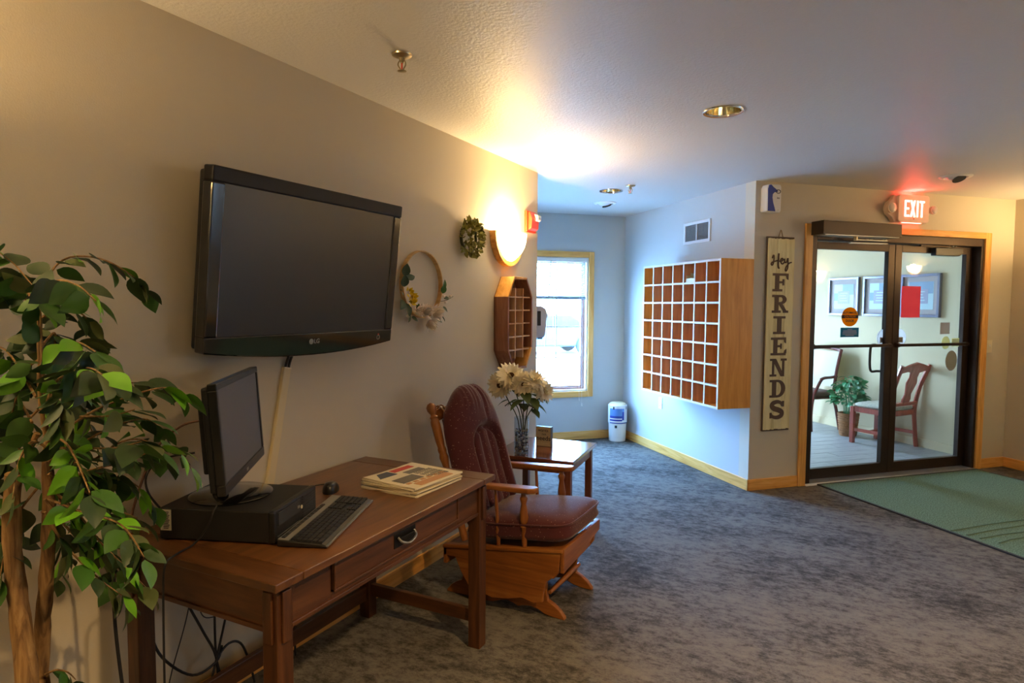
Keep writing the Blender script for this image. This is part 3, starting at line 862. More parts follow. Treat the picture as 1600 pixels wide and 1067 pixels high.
def flat(name, x0, y0, x1, y1, m, zz=zt, rz=0):
    part(name, G().box(x0, y0, zz - .001, x1, y1, zz + .0004), m, top_p)
flat('banner', -.118, -.02, -.083, .10, M_INKR)
flat('photo', -.118, -.13, -.06, -.03, M_INKB)
flat('photo', -.06, .0, -.022, .10, M_INK)
flat('photo', -.01, -.12, .055, -.0, M_INK)
flat('photo', .085, -.10, .125, .10, M_INKO)
g = G()
for c in range(4):
    for r_ in range(8): g.box(-.05 + c * .032 if r_ < 3 else -.02 + c * .028, .02 + r_ * .013, zt - .001, -.026 + c * .032 if r_ < 3 else .004 + c * .028, .026 + r_ * .013, zt + .0003)
part('print_lines', g, M_INK, top_p, kind='stuff')
g = G()
for r_ in range(6): g.box(.062, -.12 + r_ * .04, zt - .001, .078, -.095 + r_ * .04, zt + .0003)
part('print_lines', g, M_INKO, top_p, kind='stuff')

# cords of the computer
def cord(pts, r, label, m=None, n=6):
    if 1.25 < pts[0][1] < 1.7 and pts[0][0] < .125 or 'knot' in label: pts = [(x, y - .06, z + .02 if z > .1 else z) for x, y, z in pts]
    g = G(); g.tube(spline(pts, n), r, 7)
    solo('power_cord', g, m or M_BLACKM, label, 'cord', group='cords of the computer', smooth=True)
cord([(.30, 1.325, .8465), (.345, 1.275, .8465), (.372, 1.242, .838), (.362, 1.232, .80), (.342, 1.215, .762), (.335, 1.195, .746), (.345, 1.16, .746), (.358, 1.125, .746), (.363, 1.098, .738), (.362, 1.089, .70), (.36, 1.087, .60), (.358, 1.086, .35), (.36, 1.088, .12), (.37, 1.09, .008)], .0032, 'thin black cord hanging over the end of the desk from the monitor foot')
cord([(.12, 1.25, .58), (.115, 1.26, .42), (.11, 1.30, .30), (.09, 1.42, .17), (.08, 1.52, .165), (.06, 1.56, .20)], .0045, 'black cord curving down from the left under the desk to the knot')
cord([(.09, 1.34, .60), (.085, 1.40, .45), (.08, 1.47, .30), (.08, 1.52, .18), (.075, 1.53, .05), (.075, 1.53, .006)], .0045, 'black cord running slanting down through the knot to the floor')
cord([(.09, 1.52, .60), (.085, 1.515, .42), (.08, 1.52, .19), (.08, 1.545, .10), (.09, 1.565, .006)], .0042, 'black cord hanging straight into the knot under the desk')
cord([(.07, 1.66, .60), (.075, 1.60, .42), (.08, 1.525, .185), (.085, 1.47, .06), (.09, 1.45, .006)], .0042, 'black cord slanting from the right into the knot under the desk')
cord([(.08, 1.52, .175), (.07, 1.58, .20), (.06, 1.64, .17), (.055, 1.68, .10), (.06, 1.70, .006)], .0045, 'short black cord arching away to the right of the knot')
cord([(.10, 1.44, .60), (.10, 1.40, .40), (.10, 1.33, .20), (.10, 1.30, .05), (.10, 1.295, .006)], .002, 'thin grey cord slanting down left behind the desk', M_DKGREY)
cord([(.08, 1.465, .60), (.08, 1.455, .44), (.08, 1.475, .35), (.08, 1.55, .33), (.075, 1.61, .345), (.075, 1.63, .45), (.075, 1.625, .60)], .002, 'thin looped cord under the desk top', M_DKGREY)
cord([(.06, 1.86, .60), (.055, 1.855, .45), (.055, 1.85, .27), (.055, 1.85, .006)], .0045, 'black cord beside the near front leg, against the wall')
cord([(.20, 1.03, .80), (.19, 1.05, .70), (.18, 1.055, .55), (.19, 1.06, .40), (.21, 1.07, .20), (.22, 1.08, .006)], .005, 'black cord hanging down among the ficus leaves at the desk corner')
cord([(.135, 1.245, .80), (.11, 1.21, .87), (.09, 1.22, .925), (.08, 1.28, .96), (.13, 1.36, .97)], .0035, 'black cord looping behind the monitor', M_BLACKM)
cord([(.03, 1.20, .752), (.035, 1.21, .82), (.05, 1.27, .98), (.10, 1.33, 1.06), (.16, 1.38, 1.08)], .004, 'brown cord rising behind the monitor', mat('brown cord', '#6b4a38', .6))

# ================================================================== glider chair (faces away from the long wall)
gl = thing('glider_chair', 'wooden glider rocking chair with burgundy speckled cushions beside the desk', 'chair', (.60, 2.83, 0))
# local origin at (.60, 2.83); x forward, y across
def L(x, y, z): return Vector((x - .60, y - 2.83, z))
YN, YF = 2.585, 3.055                       # near and far faces of the seat frame
tl = math.atan2(.055, .39)                  # the seat frame rises towards the front
def zs(x): return .362 + (x - .944) * math.tan(tl)
def side_board(y0, y1):
    poly = [(L(.30, 0, 0).x, zs(.30) - .0), (L(.935, 0, 0).x, zs(.935)), (L(.925, 0, 0).x, zs(.925) - .105), (L(.90, 0, 0).x, zs(.9) - .135), (L(.86, 0, 0).x, zs(.86) - .12), (L(.30, 0, 0).x, zs(.30) - .05)]
    return G().prism(poly, 'y', y0 - 2.83, y1 - 2.83)
part('side_rail', side_board(YN, YN + .022), MAPX, gl, bevel=.004)
part('side_rail', side_board(YF - .022, YF), MAPX, gl, bevel=.004)
for y0 in (YN - .008, YF - .026):
    g = G(); p0, p1 = L(.30, 0, zs(.30)), L(.946, 0, zs(.946))
    g.prism([(p0.x, p0.z - .012), (p1.x, p1.z - .012), (p1.x, p1.z + .006), (p0.x, p0.z + .006)], 'y', y0 - 2.83, y0 + .034 - 2.83)
    part('cap_rail', g, MAPX, gl, bevel=.005)
# front rail: deep in the middle, cut away to the right
fr = [(YN - 2.83, .368), (YF - 2.83, .368), (YF - 2.83, .315), (YF - .10 - 2.83, .305), (YF - .16 - 2.83, .285), (2.83 - 2.83, .272), (YN + .04 - 2.83, .262), (YN - 2.83, .255)]
part('front_rail', G().prism(fr, 'x', L(.932, 0, 0).x, L(.952, 0, 0).x), MAPY, gl, bevel=.004)
part('back_rail', G().box(L(.30, 0, 0).x, YN - 2.83, zs(.3) - .09, L(.322, 0, 0).x, YF - 2.83, zs(.3)), MAPY, gl, bevel=.004)
part('seat_board', G().prism([(L(.32, 0, 0).x, zs(.32) - .012), (L(.93, 0, 0).x, zs(.93) - .012), (L(.93, 0, 0).x, zs(.93) - .002), (L(.32, 0, 0).x, zs(.32) - .002)], 'y', YN + .022 - 2.83, YF - .022 - 2.83), MAPX, gl)
# base: two sides with skirts and sled feet
def base_side(y0, y1):
    top_ = [(L(.40, 0, 0).x, .275), (L(.86, 0, 0).x, .305)]
    f = [(.845, .27), (.832, .20), (.828, .13), (.838, .075), (.868, .062), (.900, .040), (.924, .012), (.926, .0), (.905, .0), (.86, .002), (.82, .008), (.79, .022), (.75, .030), (.71, .024), (.68, .014), (.655, .024), (.62, .030), (.585, .022), (.54, .004), (.50, .0), (.40, .002), (.33, .0), (.272, .0), (.274, .012), (.298, .040), (.33, .062), (.36, .075), (.372, .13), (.37, .20), (.36, .26)]
    poly = top_ + [(L(x, 0, 0).x, z) for x, z in f]
    return G().prism(poly, 'y', y0 - 2.83, y1 - 2.83)
BN, BF = 2.668, 2.690
part('base_side', base_side(2.660, 2.686), MAPX, gl, bevel=.004)
part('base_side', base_side(3.018, 3.044), MAPX, gl, bevel=.004)
# swinging skirts of the seat
def skirt(y0, y1):
    f = [(.36, zs(.36) - .04), (.90, zs(.9) - .10), (.885, .215), (.862, .20), (.85, .15), (.845, .10), (.80, .085), (.74, .098), (.66, .075), (.58, .062), (.50, .08), (.44, .10), (.40, .16)]
    return G().prism([(L(x, 0, 0).x, z) for x, z in f], 'y', y0 - 2.83, y1 - 2.83)
part('skirt', skirt(YN + .001, YN + .020), MAPX, gl, bevel=.004)
part('skirt', skirt(3.012 + .05, 3.03 + .05) if False else skirt(2.995, 3.012), MAPX, gl, bevel=.004)
for x, z in ((.845, .115), (.40, .11), (.90, .235)):
    g = G(); a, b_ = L(x, 2.67, z), L(x, 3.04, z)
    pts = [a.lerp(b_, t) for t in (0, .2, .5, .8, 1)]
    part('dowel', G().tube(pts, [.010, .012, .014, .012, .010], 10), MAPY, gl, True)
# turned back posts
def turned(p0, p1, prof, name, m, n=14, par=gl):
    """prof: (t along 0..1, radius)"""
    d = (p1 - p0); ln = d.length
    q = Vector((0, 0, 1)).rotation_difference(d.normalized()).to_matrix().to_4x4()
    g = G(); g.lathe([(r, t * ln) for t, r in prof], n, T(p0) @ q)
    return part(name, g, m, par, True, angle=50)
PP = [(0, .017), (.03, .019), (.22, .019), (.235, .016), (.25, .021), (.262, .021), (.275, .015), (.33, .020), (.40, .023), (.46, .019), (.475, .015), (.487, .021), (.50, .021), (.512, .015), (.56, .019), (.60, .024), (.63, .019), (.645, .022), (.66, .022), (.675, .019), (.72, .022), (.84, .024), (.865, .022), (.878, .018), (.888, .018), (.895, .022), (.905, .014), (.915, .013), (.925, .018), (.945, .025), (.97, .026), (.99, .018), (1, .004)]
for y in (2.605, 3.035):
    b0 = L(.415, y, .31); b1 = L(.208, y, .975)
    turned(b0, b1, PP, 'back_post', MAPZ)
# top rail and spindles of the back, behind the cushion
dB = Vector((-.207, 0, .665)).normalized()
def onback(y, s): return L(.415, y, .31) + dB * s
g = G()
g.grid(lambda u, v: onback(2.605 + .43 * u, .60 + .055 * v - .010 * (2 * u - 1) ** 2) + Vector((-.014 - .02 * math.sin(PI * u), 0, 0)), 12, 2)
tr = part('top_rail', g, MAPY, gl); so = tr.modifiers.new('s', 'SOLIDIFY'); so.thickness = .02
for k in range(5):
    y = 2.605 + .43 * (k + 1) / 6
    turned(onback(y, .02), onback(y, .60), [(0, .006), (.2, .008), (.5, .010), (.8, .008), (1, .006)], 'spindle', MAPZ, 8)
# arms
for yn, sgn in ((2.600, 1), (3.045, -1)):
    z0 = .592 if sgn > 0 else .592
    pl = [(.37, -.020), (.55, -.026), (.70, -.034), (.775, -.036), (.806, -.022), (.812, .012), (.79, .030), (.70, .032), (.55, .024), (.37, .018)]
    g = G(); g.prism([(x - .60, y) for x, y in pl], 'z', 0, .024, T((0, yn - 2.83, z0)) @ RY(-.055))
    part('armrest', g, MAPX, gl, bevel=.006)
    turned(L(.745, yn, zs(.745)), L(.738, yn, z0 + .004), [(0, .011), (.15, .013), (.30, .012), (.36, .016), (.39, .019), (.42, .013), (.47, .018), (.55, .021), (.68, .017), (.80, .012), (.86, .017), (.90, .019), (.94, .013), (1, .012)], 'arm_post', MAPZ, 12)
    turned(L(.607, yn, zs(.607)), L(.590, yn, z0), [(0, .009), (.3, .011), (.6, .009), (1, .007)], 'arm_spindle', MAPZ, 10)
# seat cushion
def superc(u, e): return math.copysign(abs(math.cos(u)) ** e, math.cos(u))
def supers(u, e): return math.copysign(abs(math.sin(u)) ** e, math.sin(u))
def seatf(u, v):
    th = 2 * PI * u; ph = -PI / 2 + PI * v
    e1, e2 = .28, .42
    x = .288 * superc(th, e1) * max(math.cos(ph), 0) ** e2
    y = .232 * supers(th, e1) * max(math.cos(ph), 0) ** e2
    z = .062 * math.copysign(abs(math.sin(ph)) ** .55, math.sin(ph))
    crown = .016 * (1 - (x / .30) ** 2) * (1 - (y / .24) ** 2) if z > 0 else 0
    nz = .004 * noise.noise(Vector((x * 9, y * 9, 3)))
    seam = 1 - .03 * math.exp(-(z / .010) ** 2)
    return Vector((x * seam, y * seam, z + crown + nz))
g = G(); g.grid(seatf, 56, 22, T(L(.685, 2.82, .408)) @ RY(-tl * .9), closeu=True)
sc_ = part('seat_cushion', g, M_BURG, gl, True, angle=180)
wl = G()
ring = [T(L(.685, 2.82, .408)) @ RY(-tl * .9) @ Vector((.289 * superc(2 * PI * k / 60, .28), .233 * supers(2 * PI * k / 60, .28), .030)) for k in range(61)]
wl.tube(ring, .0045, 6); part('piping', wl, M_BURG, sc_, True)
# back cushion: puffy, with a horseshoe roll around a channelled middle, folded over the top rail
def backpath(v):
    """centre line of the cushion: point and outward normal"""
    s = -.0 + .70 * v
    if v < .86:
        return onback(2.83, .10 + .635 * v) + Vector((.05, 0, .0)), Vector((dB.z, 0, -dB.x))
    w_ = (v - .86) / .14
    base_ = onback(2.83, .10 + .635 * .86) + Vector((.05, 0, 0))
    a = w_ * 1.15
    nrm = Vector((dB.z, 0, -dB.x)); n2 = nrm * math.cos(a) + dB * math.sin(a)
    c = base_ + dB * (.06 * math.sin(a)) - nrm * (.06 * (1 - math.cos(a)))
    return c, n2
def half_w(v):
    if v < .60: return .236 + .006 * math.sin(PI * v / .60)
    t_ = (v - .60) / .40
    return .236 * math.sqrt(max(0, 1 - (t_ * .965) ** 2.15))
def backf(front):
    def f(u, v):
        y = 2 * u - 1
        c, nrm = backpath(v)
        hw_ = half_w(v)
        edge = (max(0, 1 - abs(y) ** 3.2)) ** .55 * min(1, (v / .06) ** .5 if v < .06 else 1) * (1 if v < .93 else max(0, 1 - ((v - .93) / .07) ** 2) ** .5)
        if not front: return c + Vector((0, y * hw_, 0)) - nrm * (.045 * edge)
        ax_ = abs(y) * hw_ / .222
        # horseshoe: distance to the arch that bounds the middle panel
        if v < .52: dd = ax_ - .53
        else: dd = math.hypot(ax_, (v - .52) * 3.4) - .53
        groove = -.036 * math.exp(-(dd / .075) ** 2)
        inside = 1 / (1 + math.exp(dd * 22))
        chan = -.011 * (1 - math.sin(PI * 1.5 * (y * hw_ / .222) / .53 + PI / 2) ** 2) ** 3 * inside
        wr = 0
        if v > .80: wr = .0016 * math.sin(y * 34 + v * 5 + 3 * noise.noise(Vector((y * 4, v * 6, 1)))) * min(1, (v - .80) / .08)
        cr = -.007 * math.exp(-((y * hw_ / .222 - .12) / .06) ** 2) * (1 if v > .68 else 0) * min(1, max(0, (v - .68) / .08))
        th_ = .080 + .026 * (1 - inside) + groove + chan + wr + cr + .004 * noise.noise(Vector((y * 3, v * 5, 7)))
        return c + Vector((0, y * hw_, 0)) + nrm * (th_ * edge)
    return f
g = G(); g.grid(backf(True), 64, 64); g.grid(backf(False), 64, 64)
bc = part('back_cushion', g, M_BURG, gl, True, angle=180)
bm = bmesh.new(); bm.from_mesh(bc.data); bmesh.ops.remove_doubles(bm, verts=bm.verts, dist=.0008); bmesh.ops.recalc_face_normals(bm, faces=bm.faces); bm.to_mesh(bc.data); bm.free()
bc.data.polygons.foreach_set('use_smooth', [True] * len(bc.data.polygons))
g = G()
for y in (2.66, 2.69):
    p_ = onback(y, .60); g.tube(spline([p_ + Vector((.03, 0, .04)), p_ + Vector((-.02, 0, .07)), p_ + Vector((-.05, 0, .03)), p_ + Vector((-.04, 0, -.03))], 4), .004, 6)
part('cushion_tie', g, MAPX, bc, True, label='tan cushion tie at the top rail')

# ================================================================== end table
TH = .55
et = thing('end_table', 'small reddish wooden end table with a glossy top behind the glider chair', 'table', (.36, 3.67, 0), math.radians(6.0))
ex, ey = .265, .283
part('table_top', G().box(-ex, -ey, TH - .022, ex, ey, TH), TBLX, et, bevel=.004)
for sx in (-1, 1):
    for sy in (-1, 1):
        x0, x1 = sorted((sx * (ex - .022), sx * (ex - .064))); y0, y1 = sorted((sy * (ey - .022), sy * (ey - .064)))
        part('leg', G().box(x0, y0, 0, x1, y1, TH - .022), TBLZ, et, bevel=.003)
for sx in (-1, 1):
    x0, x1 = sorted((sx * (ex - .028), sx * (ex - .046)))
    part('apron', G().box(x0, -ey + .064, TH - .085, x1, ey - .064, TH - .022), TBLZ, et, bevel=.002)
for sy in (-1, 1):
    y0, y1 = sorted((sy * (ey - .028), sy * (ey - .046)))
    part('apron', G().box(-ex + .064, y0, TH - .085, ex - .064, y1, TH - .022), TBLZ, et, bevel=.002)

# vase with stones and flowers
VX, VY = .283, 3.475
va_ = thing('glass_vase', 'tall clear glass cylinder vase on the near corner of the end table', 'vase', (VX, VY, TH))
part('vase_wall', G().lathe([(.001, 0), (.044, 0), (.046, .003), (.046, .225), (.0435, .225), (.0435, .012), (.001, .010)], 32, cap=False), M_VASE, va_, True, angle=30)
rg = random.Random(5)
PEB = [mat('pebble ' + c, h, .4) for c, h in (('tan', '#a08560'), ('dark', '#4c3f38'), ('pale', '#c9bda8'), ('grey', '#7b7684'))]
g = G(); zz = .018
while zz < .150:
    for k in range(11):
        rad = .034 if k < 8 else .015; a = 2 * PI * (k if k < 8 else k * 2.67) / 8 + zz * 60
        g.cur = rg.randrange(4)
        r_ = rg.uniform(.0075, .0098)
        g.ball((rad * math.cos(a), rad * math.sin(a), zz + rg.uniform(-.003, .003)), (r_, r_, r_ * .8), 6, 4)
    zz += .0125
pb = solo('pebbles', g, PEB, 'mixed tan and dark pebbles filling the lower part of the glass vase', 'pebbles', (VX, VY, TH), smooth=True, kind='stuff')

def petal_mesh(l, w, cup, name, m, pointed=True):
    g = G()
    def f(u, v):
        x = (2 * u - 1) * w / 2 * math.sin(PI * min(1, .12 + v * .88) ** .8) * (1 if not pointed else 1)
        return (x, l * v, cup * l * v * v - .25 * abs(x) ** 1.2 + .1 * cup * l * math.sin(PI * v))
    g.grid(f, 2, 5)
    return g.mesh(name, m, True)
pet_a = petal_mesh(.066, .032, -.25, 'petal', M_PETAL); pet_b = petal_mesh(.054, .028, .12, 'petal', M_PETAL)
def leaf_mesh(l, w, m, droop=.18, name='leaf', fold=.25):
    g = G()
    def f(u, v):
        ww = w / 2 * (math.sin(PI * v ** .78) ** .9 if 0 < v < 1 else 0) * (1 if v < .8 else 1)
        x = (2 * u - 1) * ww
        return (x, l * v, -droop * l * v * v + fold * abs(x) - .06 * l * math.sin(2 * PI * v) * .3)
    g.grid(f, 4, 7)
    return g.mesh(name, m, True, 60)
fl_leaf = leaf_mesh(.085, .055, mat('sunflower leaf', '#5f6f38', .6), .3)
def frame_to(d, twist=0):
    """rotation that turns local z to d"""
    return Vector((0, 0, 1)).rotation_difference(Vector(d).normalized()).to_matrix().to_4x4() @ RZ(twist)
def sunflower(head, face, scale, label, leaves, sx, sy):
    o = thing('artificial_sunflower', label, 'flower', (VX, VY, TH), 0, 'cream artificial sunflowers in the vase')
    hd = Vector(head) - Vector((VX, VY, TH)); F = frame_to(face)
    st = spline([Vector((sx * .6, sy * .6, .012)), Vector((sx, sy, .20)), hd * .55 + Vector((sx, sy, .22)) * .45, hd - Vector(face).normalized() * .012], 5)
    part('stem', G().tube(st, .0032, 6), M_STEM, o, True)
    g = G(); g.lathe([(.001, .010 * scale), (.010 * scale, .012 * scale), (.016 * scale, .008 * scale), (.017 * scale, -.004), (.001, -.006)], 14, T(hd) @ F)
    part('flower_centre', g, M_DISC, o, True)
    for ring_, (n, me_, tilt) in enumerate(((22, pet_a, -.30), (22, pet_a, .10), (18, pet_a, .45), (12, pet_b, .85))):
        for k in range(n):
            a = 2 * PI * k / n + ring_ * .2 + rg.uniform(-.08, .08)
            M_ = T(hd) @ F @ RZ(a) @ T((0, .014 * scale, .002 * ring_)) @ RX(tilt + rg.uniform(-.15, .15))
            p_ = link('petal', me_, o); p_.matrix_local = M_ @ Matrix.Diagonal((scale, scale, scale, 1))
    for t, a, s_ in leaves:
        p_ = link('leaf', fl_leaf, o); p_.matrix_local = T(st[int(t * (len(st) - 1))]) @ RZ(a) @ RX(-.3) @ Matrix.Diagonal((s_, s_, s_, 1))
    part('calyx', G().lathe([(.004, -.03), (.014, -.012), (.020, -.002)], 10, T(hd) @ F), mat('calyx green', '#5b6a34', .7) if False else M_LFS, o, True)
    return o
sunflower((.215, 3.46, 1.03), (.50, -.50, .72), 1.22, 'largest cream sunflower, facing the room, on the left of the bouquet', [(.75, .2, 1.1), (.6, 2.2, .9)], .012, 0)
sunflower((.135, 3.46, .965), (-.1, -.85, -.05), 1.1, 'cream sunflower drooping at the far left of the bouquet', [(.7, 1.9, .9)], -.018, -.01)
sunflower((.315, 3.44, .985), (.35, -.65, -.25), 1.05, 'cream sunflower turned down at the front of the bouquet', [(.62, -.6, 1.4), (.72, -1.3, 1.3), (.66, .4, 1.4), (.8, -2.4, 1.3), (.7, 2.6, 1.3)], .018, -.012)
sunflower((.365, 3.47, 1.005), (.4, -.3, .9), 1.1, 'cream sunflower facing upward at the right of the bouquet', [(.66, -1.2, 1.5), (.75, -.4, 1.4), (.7, -2.2, 1.4), (.8, -1.6, 1.3)], .022, .01)
sunflower((.425, 3.50, .945), (.8, -.1, .2), .95, 'cream sunflower seen from its back at the right edge of the bouquet', [(.8, -1.6, .8), (.55, -2.0, 1.0)], .02, .018)
g = G(); g.tube(spline([(.02, 0, .02), (-.01, -.01, .25), (-.06, -.01, .315), (-.115, -.005, .285)], 5), .003, 6)
solo('bare_stem', g, M_STEM, 'bent bare stem sticking out of the vase on the left', 'stem', (VX, VY, TH), smooth=True)

# plaque
pq = thing('wooden_plaque', 'small block sign with brushed lettering standing on the end table', 'sign', (.325, 3.705, TH), math.radians(4))
part('block', G().box(-.052, -.0, 0, .052, .04, .128), mat('plaque block', '#5f6468', .6), pq, bevel=.002)
part('face', G().box(-.050, -.002, .002, .050, .001, .126), mat('kraft face', '#c4b088', .8), pq)
g = G(); text_g('wants', .030, .001, T((0, -.0025, .106)) @ UP_Y, g); text_g('not', .022, .001, T((.006, -.0025, .081)) @ UP_Y, g); text_g('needs', .042, .001, T((.002, -.0025, .053)) @ UP_Y, g, bold=.0006)
part('lettering', g, M_DARK, pq)
part('bottom_line', G().box(-.04, -.0026, .020, .04, -.0018, .023).box(-.045, -.0026, .01, .045, -.0018, .012), M_CREAM, pq)

# ================================================================== things on the long wall
# hoop wreath
hp = thing('hoop_wreath', 'wooden hoop wreath with white and yellow flowers beside the television', 'wreath', (0, 2.803, 1.575))
HR = .178
g = G()
g.lathe([(HR - .003, .004), (HR + .003, .004), (HR + .003, .030), (HR - .003, .030), (HR - .003, .004)], 48, RY(PI / 2), cap=False)
part('hoop', g, M_HOOP, hp, True)
wl_leaf = [leaf_mesh(.075, .052, M_LFS, .1), leaf_mesh(.055, .030, M_LFS, .2), leaf_mesh(.05, .03, M_LF[1], .2)]
def stick(me_, par, name, pos, direction, spin=0, s=1.0):
    d_ = Vector(direction).normalized()
    q = Vector((0, 1, 0)).rotation_difference(d_).to_matrix().to_4x4()
    o = link(name, me_, par); o.matrix_local = T(pos) @ q @ RY(spin) @ Matrix.Diagonal((s, s, s, 1)); return o
def onhoop(deg, r=HR, x=.03): return Vector((x, r * math.cos(math.radians(deg)), r * math.sin(math.radians(deg))))
for deg, r, dy, dz, spin, k, s in [(168, HR, .1, 1, 1.2, 0, .9), (172, .16, .9, .35, .9, 0, .8), (186, HR, -.2, .9, 1.4, 0, .9), (196, .19, -.8, .2, .8, 1, 1.1), (206, .20, -.6, -.5, 1.0, 0, .95), (212, .19, .1, -.8, 1.3, 0, 1.0), (226, .20, -.3, -.6, .7, 0, .9),
                                 (236, .21, .8, -.3, 1.0, 1, 1.0), (345, HR, .1, 1, 1.0, 2, 1.1), (352, HR, .15, .9, 1.8, 2, 1.2), (338, .20, .9, .25, .9, 1, .8), (325, .21, .8, -.5, 1.0, 1, 1.0), (312, .21, .6, -.7, .6, 0, .8), (300, .22, .95, -.25, .8, 1, 1.0), (268, .15, .2, .9, .8, 1, .8), (246, .15, -.1, 1, .9, 2, .7)]:
    stick(wl_leaf[k], hp, 'leaf', onhoop(deg, r, .034), (.25, dy, dz), spin, s)
wp = [petal_mesh(.046, .020, .35, 'white_petal', M_PETALW), petal_mesh(.038, .018, .6, 'white_petal', M_PETALW)]
def mum(deg, r, s, face, n=26, mats_=wp, name='white_flower'):
    o = bpy.data.objects.new(name, None); COL.objects.link(o); o.parent = hp
    o.location = onhoop(deg, r, .045)
    for k in range(n):
        a = k * 2.399; lay = k / n
        M_ = frame_to(face) @ RZ(a) @ T((0, .004 + .006 * lay, .012 - .014 * lay)) @ RX(1.25 - 1.15 * lay + rg.uniform(-.1, .1))
        p_ = link('petal', mats_[k % 2], o); p_.matrix_local = M_ @ Matrix.Diagonal((s, s, s, 1))
mum(292, .165, 1.15, (1, .15, .1), 56); mum(262, .150, 1.05, (1, -.2, .25), 50); mum(276, .205, 1.0, (.8, .0, -.6), 44); mum(240, .160, .6, (.9, -.3, .2), 18)
yp = [petal_mesh(.026, .018, .2, 'yellow_petal', M_YEL)] * 2
for deg, r, s in ((196, .165, 1.0), (208, .150, 1.15), (214, .172, 1.1)): mum(deg, r, s, (1, rg.uniform(-.3, .3), .2), 8, yp, 'yellow_flower')
for deg, r in ((258, .115), (334, .215), (346, .25), (228, .225), (308, .23), (341, .185)):
    p_ = onhoop(deg, r, .04)
    part('bud', G().ball(p_, (.009, .010, .009), 8, 6).ball(p_ + Vector((.002, .012, .006)), .006, 6, 4), M_PETALW, hp, True)
part('twig', G().tube(spline([onhoop(330, HR, .03), onhoop(338, .22, .04), onhoop(347, .27, .045)], 4), .0015, 5).tube(spline([onhoop(215, .16, .03), onhoop(235, .14, .045), onhoop(262, .16, .04)], 4), .003, 5), M_STEM, hp)

# small oval garland
ga = thing('hop_garland', 'small oval bunch of dried olive green hops hanging left of the sconce', 'wreath', (0, 3.285, 1.868))
part('twig_base', G().tube([(.014, .085 * math.cos(2 * PI * k / 16), .085 * math.sin(2 * PI * k / 16)) for k in range(17)], .009, 6), M_STEM, ga, True)
hl = [leaf_mesh(.048, .034, M_LFO, .3, fold=.4), leaf_mesh(.042, .030, M_LFO2, .3, fold=.4), leaf_mesh(.030, .012, M_LFO2, .3)]
rh = random.Random(11)
for k in range(170):
    a = rh.uniform(0, 2 * PI); r = math.sqrt(rh.uniform(.0, 1))
    y = .125 * r * math.cos(a); z = .115 * r * math.sin(a)
    x = .02 + .055 * (1 - r * r) * rh.uniform(.5, 1) + rh.uniform(0, .012)
    d_ = Vector((rh.uniform(.2, 1.0), math.cos(a) + rh.uniform(-.8, .8), math.sin(a) + rh.uniform(-.9, .7)))
    stick(hl[0 if rh.random() < .55 else 1] if r < .9 or rh.random() < .6 else hl[2], ga, 'leaf', (x, y, z), d_, rh.uniform(0, 6), rh.uniform(.6, .95))
cone = G(); cone.lathe([(.002, -.016), (.010, -.010), (.012, 0), (.008, .010), (.002, .016)], 8); cone_me = cone.mesh('hop_cone', mat('hop cone', '#9a9654', .8), True)
for k in range(16):
    a = rh.uniform(0, 2 * PI); r = rh.uniform(.2, .95)
    o = link('hop_cone', cone_me, ga, (.07 - .04 * r * r, .115 * r * math.cos(a), .105 * r * math.sin(a)), (rh.uniform(-.5, .5), rh.uniform(-.5, .5), 0))

# octagonal shelf
oc = thing('octagonal_wall_shelf', 'tall octagonal wooden display shelf on the wall under the sconce', 'shelf', (0, 3.805, 1.345))
HW_, HH_, CH_ = .182, .310, .135          # outer half width, half height, corner height
out = [(-HW_ + .09, HH_), (HW_ - .09, HH_), (HW_, HH_ - CH_), (HW_, -HH_ + CH_), (HW_ - .09, -HH_), (-HW_ + .09, -HH_), (-HW_, -HH_ + CH_), (-HW_, HH_ - CH_)]
def inset(poly, d):
    n = len(poly); r_ = []
    for i in range(n):
        p, q, s_ = Vector(poly[i - 1]), Vector(poly[i]), Vector(poly[(i + 1) % n])
        n1 = Vector((q.y - p.y, -(q.x - p.x))).normalized(); n2 = Vector((s_.y - q.y, -(s_.x - q.x))).normalized()
        b_ = (n1 + n2).normalized(); k = d / max(.2, b_.dot(n1)); r_.append(tuple(q + b_ * k))
    return r_
inn = inset(out, .016)
DP = .105
for i in range(8):
    j = (i + 1) % 8
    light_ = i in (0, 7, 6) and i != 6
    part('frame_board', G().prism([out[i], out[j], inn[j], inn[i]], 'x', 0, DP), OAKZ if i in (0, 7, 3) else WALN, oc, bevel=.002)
part('back_panel', G().prism(out, 'x', 0, .006), WALN, oc)
for y in (-.055, .058): part('divider', G().box(.006, y - .005, -HH_ + .075, DP - .012, y + .005, HH_ - .075), PALE, oc)
for k in range(5):
    z = HH_ - CH_ - .0 - k * .0885
    part('shelf_board', G().box(.006, -HW_ + .016, z - .004, DP - .014, HW_ - .016, z + .004), PALE, oc)

# fire alarm
fa = thing('fire_alarm', 'red fire alarm horn with clear strobe at the end of the beige wall', 'alarm', (0, 4.13, 2.062))
part('back_plate', G().box(0, -.075, -.075, .022, .075, .075), M_RED, fa, bevel=.004)
part('housing', G().prism([(.022, -.065), (.05, -.05), (.056, .02), (.036, .068), (.022, .068)], 'y', -.06, .06), M_RED, fa, bevel=.006)
part('strobe_lens', G().prism([(.04, -.0), (.07, .01), (.074, .045), (.03, .062), (.03, -.0)], 'y', .0, .062), M_WHITE, fa, bevel=.006, label='clear strobe lens')
part('strobe_reflector', G().ball((.055, .03, .03), (.022, .022, .018), 10, 6), M_CHROME, fa, True)
